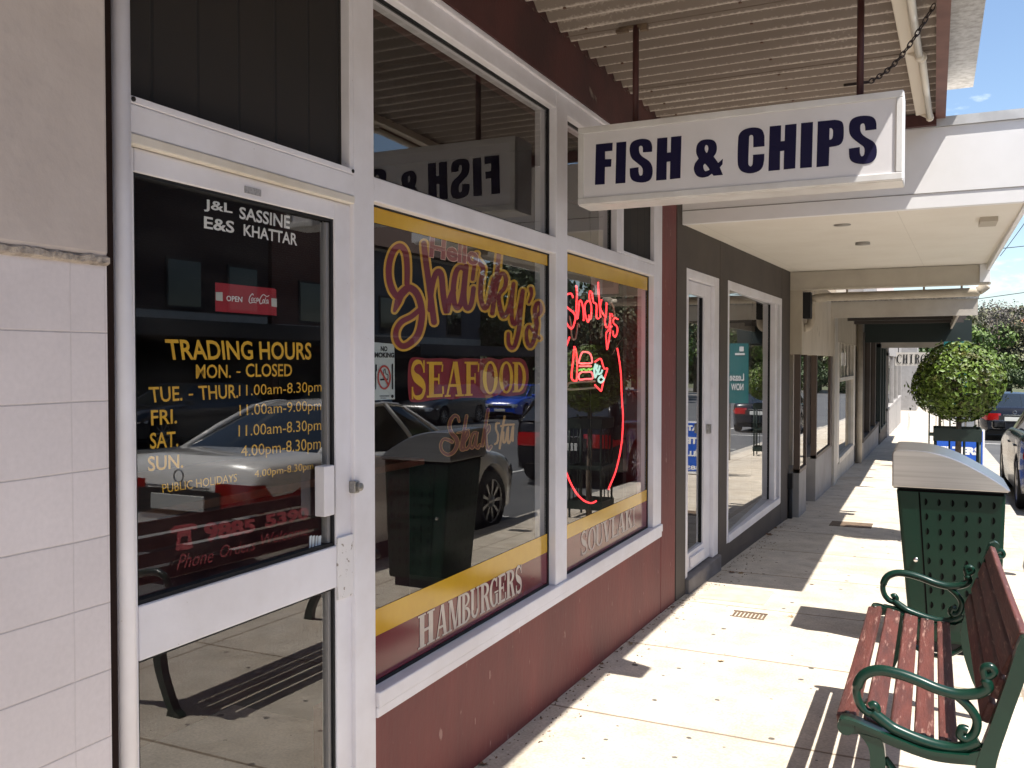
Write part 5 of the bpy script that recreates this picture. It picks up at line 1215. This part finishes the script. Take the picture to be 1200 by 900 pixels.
put_tree('d', 7.0, 104, .80, 'dark tree behind the olive one at the end of the street')
put_tree('d', 5.4, 94.5, .42, 'low dark bushy tree beneath the bright green one behind the black sedan', dz=-.5)
put_tree('d', 8.2, 94.6, .46, 'low dark bushy tree at the right edge, beneath the olive brown one', dz=-.5)
put_tree('o', 11.0, 103, 1.0, 'olive brown tree just outside the right edge behind the others')
lab = 'tree at the end of the street seen as a reflection in the grey shop window'
for k, x, y, s_ in (('g', 11.5, 97, .85), ('o', 15.5, 99, 1), ('g', 19, 97, .95), ('d', 23, 101, 1.1), ('o', 28, 99, 1), ('d', 34, 104, 1.2), ('g', 1, 100, .7), ('d', -3, 104, .8), ('d', 13.5, 106, 1.1)): put_tree(k, x, y, s_, lab)
lab = 'dark street tree across the road seen as a reflection in the small painted window'
for k, x, y, s_ in (('d', 17.5, 45, .85), ('d', 20, 51, 1), ('o', 17, 57, .9), ('d', 19, 64, 1.05), ('g', 17, 71, .8), ('d', 21, 78, 1.1), ('o', 17.5, 85, .9)): put_tree(k, x, y, s_, lab, 'street trees across the road')
# ------------------------------------------------------------------ cars
def paint(n_, c, metal=.0, rough=.25, coat=1.0): return mat(n_, c, rough, metal, coat=coat, spec=.5*coat)
TYRE = mat('tyre rubber', (.014, .014, .014), .8); RIM = mat('alloy rim', (.5, .5, .5), .3, .9); CGL = mat('dark car glass', (.012, .015, .017), .04, 0, spec=.9); CHR = mat('chrome trim', (.65, .65, .65), .12, 1)
TAIL = mat('red tail lamp', (.32, .008, .008), .15, coat=1); HEAD = mat('clear headlamp', (.55, .57, .6), .1, .3, coat=1); PLATE = mat('number plate', (.62, .62, .58), .5); TRIM = mat('black plastic trim', (.015, .015, .016), .6)
def lerp_tab(tab, y):
    for (a, va), (b, vb) in zip(tab, tab[1:]):
        if y <= b: t_ = (y-a)/(b-a); t_ = max(0, min(1, t_)); t_ = t_*t_*(3-2*t_) if False else t_; return va+(vb-va)*t_
    return tab[-1][1]
def car(name, label, pt, L=4.4, W=1.78, H=1.42, kind='sedan', group=None, detail=True):
    """local: +y forward, x lateral, z up, origin on the ground at the centre"""
    t = thing(name, label, 'car', (0, 0, 0), group=group)
    hl = L/2; wr = .315; wf, wb = hl-.82, -hl+.88; hb = .30
    if kind == 'sedan':
        deck = [(-hl, .62), (-hl+.03, .86), (-hl+.14, .955), (-hl+.9, .985), (-.2, .93), (.75, .92), (1.0, .91), (hl-.45, .79), (hl-.10, .66), (hl, .48)]
        ga, gb_, gc, gd = -hl+.72, -hl+1.42, .05, .88
    else:
        deck = [(-hl, .60), (-hl+.03, .90), (-hl+.12, 1.0), (-.2, .98), (.75, .96), (1.0, .94), (hl-.40, .84), (hl-.08, .68), (hl, .48)]
        ga, gb_, gc, gd = -hl+.10, -hl+.55, .15, .95
    low = [(-hl, .34), (-hl+.1, .24), (wb, .20), (wf, .20), (hl-.15, .21), (hl, .27)]
    def wid(y):
        e = abs(y)/hl; return W/2*(1-.20*max(0, (e-.72)/.28)**2.2-.02*e)
    ys = sorted(set([-hl+L*i/30 for i in range(31)]+[c+wr_*math.cos(R(a)) for c in (wf, wb) for wr_ in (wr+.05,) for a in range(0, 181, 15)]+[-hl+.015, -hl+.05, hl-.05, hl-.015, wf+wr+.055, wf-wr-.055, wb+wr+.055, wb-wr-.055]))
    rows = []
    for y in ys:
        w__ = wid(y); zb = lerp_tab(low, y); zd = lerp_tab(deck, y)
        for c in (wf, wb):
            d = abs(y-c)
            if d < wr+.05: zb_a = wr+math.sqrt(max(0, (wr+.05)**2-d*d))
            else: zb_a = 0
            zb = max(zb, zb_a) if zb_a else zb
        zs = min(max(zb+.03, .52), zd-.05)
        h = [(w__*.90, zb), (w__*.975, zb+.012), (w__*1.0, max(zs, zb+.02)), (w__*.985, max(zd-.13, zb+.03)), (w__*.955, zd-.045), (w__*.90, zd-.005), (w__*.5, zd+.018), (0, zd+.026)]
        rows.append([(x, y, z) for x, z in h]+[(-x, y, z) for x, z in h[::-1][1:]])
    m_ = MB(); m_.grid(rows); n_ = len(rows[0])
    m_.add(rows[0], [tuple(range(n_))]); m_.add(rows[-1], [tuple(range(n_))[::-1]])
    body = m_.build('body', pt, t, local=True, sharp=38)
    zbelt = lambda y: lerp_tab(deck, y)-.012
    # cabin
    def ring(y_b, y_t, x_b, x_t, zt): return (x_b, y_b, zbelt(y_b)), (x_t, y_t, zt)
    wbx, wtx = W/2*.89, W/2*.66
    sta = [(ga, gb_, .86, .86, H-.055), (gb_*.72+gc*.28, gb_*.72+gc*.28, 1, 1, H-.012), ((gb_+gc)/2, (gb_+gc)/2, 1, 1, H-.004), (gc, gc, 1, .99, H-.02), (gd, gc+.03, .93, .95, H-.03)]
    bot = [(ga, wbx*.90), (ga+.25, wbx), (0, wbx), (gd-.25, wbx*.98), (gd, wbx*.88)]
    g_ = MB()
    B_ = [(x, y, zbelt(y)) for y, x in bot]
    T_ = [(wtx*.93, gb_, H-.06), (wtx, gb_+.22, H-.025), (wtx*1.02, (gb_+gc)/2, H-.015), (wtx*1.0, gc-.15, H-.03), (wtx*.94, gc, H-.06)]
    g_.grid([B_, T_], False); g_.grid([[(-x, y, z) for x, y, z in T_], [(-x, y, z) for x, y, z in B_]], False)
    nm = 6
    def arc(p, bow, lift): return [(p[0]*(1-2*i/nm), p[1]+bow*(1-(1-2*i/nm)**2), p[2]+lift*(1-(1-2*i/nm)**2)) for i in range(nm+1)]
    g_.grid([arc(T_[0], -.03, .025), arc(B_[0], -.10, .012)]); g_.grid([arc(B_[-1], .14, .015), arc(T_[-1], .04, .025)])
    glass = g_.build('window_glass', CGL, t, local=True)
    r_ = MB(); r_.grid([[(x*1.0, y, z) for x, y, z in arc(p, b, l_)] for p, b, l_ in zip(T_, (-.03, -.01, 0, .015, .04), (.025, .035, .04, .035, .025))])
    r_.build('roof', pt, t, local=True)
    pl = MB()
    for s_ in (-1, 1):
        for (i, j, rr) in ((0, 0, .035), (4, 4, .026), (2, 2, .022)):
            b, tt = B_[i], T_[j]; pl.tube([(s_*b[0], b[1], b[2]-.02), (s_*(b[0]+tt[0])/2*1.012, (b[1]+tt[1])/2, (b[2]+tt[2])/2), (s_*tt[0], tt[1], tt[2])], rr, 6)
        pl.tube([(s_*p[0]*1.0, p[1], p[2]) for p in T_], .022, 6)
    pl.build('pillar', pt, t, local=True)
    # wheels
    for s_ in (-1, 1):
        for c in (wf, wb):
            x0 = s_*(W/2-.20); x1 = s_*(W/2-.012)
            m_ = MB(); k = 24
            prof = [(wr-.09, x0), (wr-.015, x0), (wr, x0+s_*.02), (wr, x1-s_*.025), (wr-.02, x1), (wr-.085, x1+s_*.002), (wr-.09, x1-s_*.01)]
            v = [(px_, c+rr*math.cos(2*math.pi*q/k), wr+rr*math.sin(2*math.pi*q/k)) for rr, px_ in prof for q in range(k)]
            m_.add(v, [(i*k+q, i*k+(q+1) % k, (i+1)*k+(q+1) % k, (i+1)*k+q) for i in range(len(prof)-1) for q in range(k)], True)
            wh = m_.build('wheel', TYRE, t, local=True)
            m_ = MB(); xr = x1-s_*.02
            for q in range(9):
                a = 2*math.pi*q/9
                pr__ = [(a-.16, .05), (a+.16, .05), (a+.10, wr-.088), (a-.10, wr-.088)]
                m_.add([(xr, c+rr*math.cos(aa), wr+rr*math.sin(aa)) for aa, rr in pr__], [(0, 1, 2, 3)])
            m_.tube([(xr, c+(wr-.085)*math.cos(2*math.pi*q/24), wr+(wr-.085)*math.sin(2*math.pi*q/24)) for q in range(24)], .012, 6, closed=True)
            m_.tube([(xr-s_*.02, c, wr), (xr+s_*.008, c, wr)], .065, 14)
            m_.build('rim', RIM, wh, local=True)
            MB().tube([(x0+s_*.02, c, wr), (x1-s_*.05, c, wr)], wr-.08, 20).build('hub', TRIM, wh, local=True)
    # lamps follow the body: patches pushed 4 mm out of the corner sections
    def patch(y0, y1, z0, z1, name, mt, inner=.45, s_=1):
        end = -1 if y0 < 0 else 1
        m_ = MB(); pts = []
        ye = end*(hl+.006); yn = y1 if end < 0 else y0
        xs_ = [(wid(end*(hl-.01))*.965*inner, ye, 0), (wid(end*(hl-.01))*.97, ye-end*.0, .0), (wid(end*(hl-.06))*1.006, end*(hl-.055), 0), (wid(yn)*1.006, yn, 1)]
        for (x, y, sh) in xs_:
            cz = (z0+z1)/2; hh = (z1-z0)/2*(1 if sh == 0 else .45)
            zz = .02*sh
            pts.append([(s_*x, y, cz-hh+zz), (s_*x, y, cz+zz), (s_*x*.985, y-end*.012, cz+hh+zz)])
        m_.grid(pts); return m_.build(name, mt, t, local=True)
    for s_ in (-1, 1):
        patch(-hl, -hl+.34, .60, .80, 'tail_light', TAIL, .52, s_); patch(hl-.40, hl, .50, .64, 'headlight', HEAD, .50, s_)
        m_ = MB(); mxx = s_*(W/2+.07); m_.add(*(lambda b: (b.v, b.f))(BX(mxx-.09, mxx+.09, gd-.34, gd-.23, .93, 1.06))); m_.build('wing_mirror', pt, t, local=True, bevel=.03, seg=3)
    BX(-.26, .26, -hl-.022, -hl+.01, .585 if kind == 'sedan' else .55, .70 if kind == 'sedan' else .66).build('number_plate', PLATE, t, local=True, bevel=.004)
    rec = BX(-.40, .40, -hl-.012, -hl+.01, .555, .735).build('plate_recess', TRIM, t, local=True)
    BX(-.25, .25, hl-.01, hl+.02, .33, .44).build('number_plate', PLATE, t, local=True, bevel=.004)
    m_ = MB(); m_.box(-.55, .55, hl-.012, hl+.010, .48, .58); m_.box(-.6, .6, hl-.05, hl+.004, .26, .31); m_.build('grille', TRIM, t, local=True, bevel=.01)
    m_ = MB(); em = [(.045*math.cos(2*math.pi*q/16), -hl-.004, .835+.045*math.sin(2*math.pi*q/16)) for q in range(16)]; m_.tube(em, .006, 5, closed=True); m_.box(-.30, .30, -hl-.016, -hl+.006, .748, .765)
    m_.build('badge', CHR, t, local=True)
    sm_ = MB()
    for s_ in (-1, 1):
        for yv in (gd-.35, -.12, wb+.55):
            sm_.quad((s_*(wid(yv)*1.0005), yv, .30), (s_*(wid(yv)*1.0005), yv+.008, .30), (s_*(wid(yv)*.990), yv+.008, .86), (s_*(wid(yv)*.990), yv, .86))
    # boot shut line, bumper line
    sm_.box(-W/2*.80, W/2*.80, -hl-.003, -hl+.02, .548, .555)
    sm_.build('shut_line', TRIM, t, local=True)
    hd = MB()
    for s_ in (-1, 1):
        for yv in (-.05, -1.0): hd.box(s_*W/2*.985-.02, s_*W/2*.985+.02, yv-.09, yv+.09, .78, .805)
    hd.build('door_handle', pt, t, local=True, bevel=.008)
    MB().box(-W/2*.8, W/2*.8, -hl+.3, hl-.3, .17, .30).build('underbody', TRIM, t, local=True)
    return t
def place(t, x, y, rz=0):
    t.location = (x, y, gz(y)-.121); t.rotation_euler = (math.atan(-.025)*(1 if abs(rz) < 1.5 else -1), 0, rz)
place(car('parked_sedan', 'silver white coupe parked by the bench, mirrored in the shop door and big window', paint('silver white paint', (.80, .78, .74), 0), 4.25, 1.76, 1.36), 1.88, 6.98)
place(car('parked_car', 'black car at the kerb at the right edge of the photo, beside the blue board', paint('black car paint', (.010, .010, .012), coat=.35), 4.5, 1.8, 1.45, 'hatch'), 1.86, 14.5)
place(car('parked_sedan', 'black sedan with red tail lamps parked farther along the kerb beneath the trees', paint('blue black car paint', (.008, .009, .014), coat=.4), 4.5, 1.8, 1.40), 2.12, 31.6)
place(car('small_car', 'bright blue car across the road seen as a reflection between painted words', paint('bright blue paint', (.01, .06, .42)), 4.1, 1.74, 1.46, 'hatch'), 13.2, 35.5, math.pi)
c0 = car('dark_car', 'dark car parked across the road, seen as a dim reflection in the shop glass', paint('charcoal car paint', (.02, .021, .026)), 4.4, 1.78, 1.45, 'hatch', 'dark cars parked across the road')
for i, y in enumerate((16.2, 22.4, 29.0, 9.8)):
    place(c0 if i == 0 else copy_tree(c0), 13.4, y, math.pi)

# ------------------------------------------------------------------ buildings across the road (they show in the shop glass)
RBRICK = brick_mat('dark red brick', (.17, .055, .035), (.13, .042, .028), (.22, .19, .16)); PALE = mat('pale grey render', (.13, .13, .145), .85, col2=(.10, .10, .115), scale=1.2)
DBRICK = brick_mat('brown brick', (.085, .04, .03), (.06, .03, .024), (.12, .11, .10))
RTILE = mat('brown roof tiles', (.13, .075, .05), .9, col2=(.09, .05, .035), scale=2, stretch=(1, 6, 6), bump=.4)
def across(name, label, y0, y1, wallm, zt, roof=None, win=3):
    t = thing(name, label, 'building', (18.5, (y0+y1)/2, gz((y0+y1)/2)))
    zg = gz((y0+y1)/2)
    MB().box(18.5, 26, y0, y1, zg-1, zt).build('wall', wallm, t)
    cp_ = MB().box(15.2, 18.49, y0+.1, y1-.1, zg+2.75, zg+2.95).build('canopy', DARKIN, t); MB().box(15.15, 15.22, y0+.1, y1-.1, zg+2.6, zg+3.05).build('fascia', DARKGREY, cp_)
    MB().box(18.40, 18.5, y0+.3, y1-.3, zg+.5, zg+2.5).build('window', BLACK, t)
    MB().box(18.42, 26.05, y0, y1, zt, zt+.12).build('parapet_cap', OFFW, t)
    for k in range(win):
        yw = y0+(y1-y0)*(k+.5)/win; f_ = MB().box(18.44, 18.5, yw-.75, yw+.75, zg+3.6, zg+5.2).build('window', DARKGREY, t); MB().box(18.43, 18.4395, yw-.68, yw+.68, zg+3.68, zg+5.12).build('pane', CGL, f_)
    MB().box(18.38, 18.499, y0+.2, y1-.2, zg+2.96, zg+3.5).build('fascia_board', OFFW if win != 1 else WSUN, t)
    if roof:
        m_ = MB(); m_.add([(17.9, y0-.3, zt+.12), (27, y0-.3, zt+.12), (27, y1+.3, zt+.12), (17.9, y1+.3, zt+.12), (22.4, y0+2, zt+2.8), (22.4, y1-2, zt+2.8)], [(3, 2, 1, 0), (0, 1, 4), (1, 2, 5, 4), (2, 3, 5), (3, 0, 4, 5)]); m_.build('roof', RTILE, t)
    return t
across('brick_shop', 'dark red brick shop across the road, mirrored at the left of the door glass', -8, 11.8, RBRICK, 9.6)
across('brown_brick_shop', 'brown brick shop with five windows across the road, mirrored behind the painted script', 12, 25.4, DBRICK, 8.2, None, 5)
across('brick_shop', 'red brick shop with white parapet across the road, mirrored beside the script', 25.6, 30.0, RBRICK, 9.0, None, 1)
across('tiled_house', 'brown tiled roof house across the road, mirrored at the right of the big window', 30.3, 42, PALE, 6.3, True, 2)
across('brick_shop', 'large brick shop across the road behind the photographer, mirrored in the door', -40, -8.4, RBRICK, 9.0)

# ------------------------------------------------------------------ street furniture far off
t = thing('traffic_sign', 'small white sign with a black arrow mirrored in the big grey shop window', 'traffic sign', (8.0, 61, gz(61)))
MB().tube([(8, 61, gz(61)-.1), (8, 61, gz(61)+1.9)], .04, 8).build('post', GREYM, t); MB().box(7.6, 8.4, 60.93, 60.96, gz(61)+1.1, gz(61)+1.9).build('panel', WSUN, t)
m = MB(); zc = gz(61)+1.5; m.add([(7.75, 60.92, zc+.2), (7.85, 60.92, zc+.28), (8.12, 60.92, zc-.06), (8.2, 60.92, zc+.06), (8.27, 60.92, zc-.27), (7.92, 60.92, zc-.2), (8.03, 60.92, zc-.14)], [(0, 1, 2, 3, 4, 5, 6)]); m.build('arrow', BLACK, t)
t = thing('guard_rail', 'pale metal guard rail along the cross street at the end of the road', 'guard rail', (15, 95, hz(15, 95)))
m = MB()
for k in range(20): m.box(2+k*2, 2.1+k*2, 95, 95.1, -3, -1.25)
m.build('post', GREYM, t); MB().box(1, 42, 94.9, 94.99, -1.55, -1.25).build('rail', OFFW, t)
t = thing('hill_house', 'orange roofed house on the distant wooded hill at the right edge', 'house', (17, 205, hz(17, 205)))
z0 = hz(17, 205); MB().box(14, 21, 203, 211, z0-2, z0+3).build('wall', OFFW, t); MB().add([(13.5, 202.5, z0+3), (21.5, 202.5, z0+3), (21.5, 211.5, z0+3), (13.5, 211.5, z0+3), (17.5, 205, z0+5.5), (17.5, 209, z0+5.5)], [(3, 2, 1, 0), (0, 1, 4), (1, 2, 5, 4), (2, 3, 5), (3, 0, 4, 5)]).build('roof', mat('orange tiles', (.38, .13, .06), .8), t)
wd = MB(); random.seed(5)
for i in range(9000):
    x = random.uniform(-30, 110); y = random.uniform(150, 330)
    if 10 < x < 25 and 180 < y < 212: continue
    leaf_quads(wd, (x, y, hz(x, y)+random.uniform(.3, 3.4)), rdir()+Vector((0, -.4, .6)), random.uniform(.5, 1.3), .7)
tag(wd.build('hill_woodland', LO), 'olive green woodland covering the distant hill', 'woodland', kind='stuff')
# poles and wires
POLE = mat('grey timber pole', (.14, .12, .10), .9)
wm = mat('black cable', (.01, .01, .01), .6)
def pole(x, y, h, label):
    t = thing('power_pole', label, 'power pole', (x, y, gz(y)), group='timber poles carrying the wires'); MB().tube([(x, y, gz(y)-.5), (x, y, gz(y)+h)], [.15, .11], 10).build('pole', POLE, t)
    MB().box(x-1.1, x+1.1, y-.06, y+.06, gz(y)+h-.6, gz(y)+h-.45).build('crossarm', POLE, t); return t
def wire(a, b, sag, label, r=.016):
    a, b = Vector(a), Vector(b); pts = []
    for i in range(25):
        t_ = i/24; p = a.lerp(b, t_); p.z -= sag*4*t_*(1-t_); pts.append(p)
    tag(MB().tube(pts, r, 5).build('overhead_wire', wm), label, 'wire', 'overhead wires crossing the sky')
pole(15.2, 46, 8.6, 'timber power pole across the road near the trees'); pole(15.2, 2, 8.6, 'timber power pole across the road opposite the shops')
za_ = onX(1200, 340, 3.6); pA = onY(1160, 346.5, 45); pB = onY(1200, 340, 45); k_ = (15.0-pA.x)/(pB.x-pA.x)
wire(pA+(pB-pA)*-1.5, pA+(pB-pA)*k_, .15, 'lower wire crossing the sky to the roofs right of the canopies')
pA = onY(1178, 288, 44); pB = onY(1200, 285, 44); k_ = (15.0-pA.x)/(pB.x-pA.x)
wire(pA+(pB-pA)*-3, pA+(pB-pA)*k_, .2, 'upper wire level across the sky beside the white canopy edge')
wire(onY(1172, 300, 52), onY(1262, 170, 30), .1, 'steep wire slanting across the sky beside the white canopy edge')

random.seed(77); gt_ = MB()
for i in range(420):
    y = random.uniform(2.7, 9.6); q = random.random()**2.2
    x = -1.512+.005+q*.16 if y < 5.7 else -1.512+.0277*(y-5.75)+.03+q*.2
    if 5.95 < y < 6.95: x += .02
    s_ = random.uniform(.0015, .005); a = random.uniform(0, 6.28); ln = random.uniform(1, 3)
    z = gz(y)+.001
    gt_.add([(x+s_*ln*math.cos(a), y+s_*ln*math.sin(a), z), (x-s_*math.sin(a), y+s_*math.cos(a), z), (x-s_*ln*math.cos(a), y-s_*ln*math.sin(a), z), (x+s_*math.sin(a), y-s_*math.cos(a), z), (x, y, z+s_*.9)], [(0, 1, 4), (1, 2, 4), (2, 3, 4), (3, 0, 4)])
tag(gt_.build('grit', mat('brown grit', (.15, .095, .06), .9, col2=(.07, .045, .03), scale=40, island=.5)), 'brown grit and leaf litter along the foot of the shopfronts', 'litter', kind='stuff')

# ------------------------------------------------------------------ fallen leaves along the shopfronts
LEAFD = mat('dry brown leaf', (.19, .10, .05), .8, col2=(.12, .06, .03), scale=30); LEAFY = mat('dry tan leaf', (.33, .23, .12), .8, col2=(.24, .16, .08), scale=30)
def leaf(nm, mt, s_):
    m_ = MB(); pts = [(0, -1), (.35, -.55), (.9, -.35), (.5, .0), (.75, .5), (.25, .4), (0, 1), (-.25, .45), (-.8, .5), (-.45, .0), (-.85, -.4), (-.3, -.55)]
    zz = lambda x, y: .25*abs(x)+.18*y*y+.05*math.sin(5*x+3*y)
    v = [(0, 0, zz(0, 0)*s_+.004)]+[(x*s_, y*s_, zz(x, y)*s_+.004) for x, y in pts]
    m_.add(v, [(0, i+1, (i+1) % 12+1) for i in range(12)]); m_.tube([(0, -s_, .18*s_+.004), (.1*s_, -1.5*s_, .004+.1*s_)], .0015, 4)
    return m_.build(nm, mt)
random.seed(23)
spots = [(560, 852, 'y', .030), (638, 826, 'y', .026), (650, 821, 'd', .018), (683, 796, 'y', .02), (740, 755, 'y', .024), (752, 738, 'd', .02), (566, 896, 'd', .024), (788, 712, 'd', .022), (783, 714, 'd', .018), (897, 622, 'd', .05), (901, 627, 'd', .045), (893, 628, 'd', .035), (907, 619, 'd', .04), (920, 609, 'd', .04), (834, 675, 'd', .035), (858, 671, 'd', .03), (868, 672, 'y', .03), (879, 636, 'd', .035), (875, 654, 'd', .02), (951, 685, 'd', .02), (803, 691, 'd', .02), (927, 723, 'y', .026), (845, 775, 'y', .024), (705, 778, 'd', .018), (722, 764, 'd', .016)]
pro = {}
for px, py, k, s_ in spots:
    d = ray(px, py); t_ = (gz(0)-CAMZ)/(d.z+.025*d.y); p = CAM+d*t_
    key = k
    if key not in pro:
        o = pro[key] = leaf('fallen_leaf', LEAFD if k == 'd' else LEAFY, 1.0)
        tag(o, 'curled dark brown leaf lying at the foot of the shopfronts' if k == 'd' else 'pale tan dry leaf lying on the footpath near the maroon wall', 'leaf', 'dark fallen leaves' if k == 'd' else 'tan fallen leaves')
    else: o = pro[key].copy(); COL.objects.link(o)
    o.location = (p.x, p.y, gz(p.y)); o.scale = (s_,)*3; o.rotation_euler = (random.uniform(-.2, .2), random.uniform(-.2, .2), random.uniform(0, 6.28))
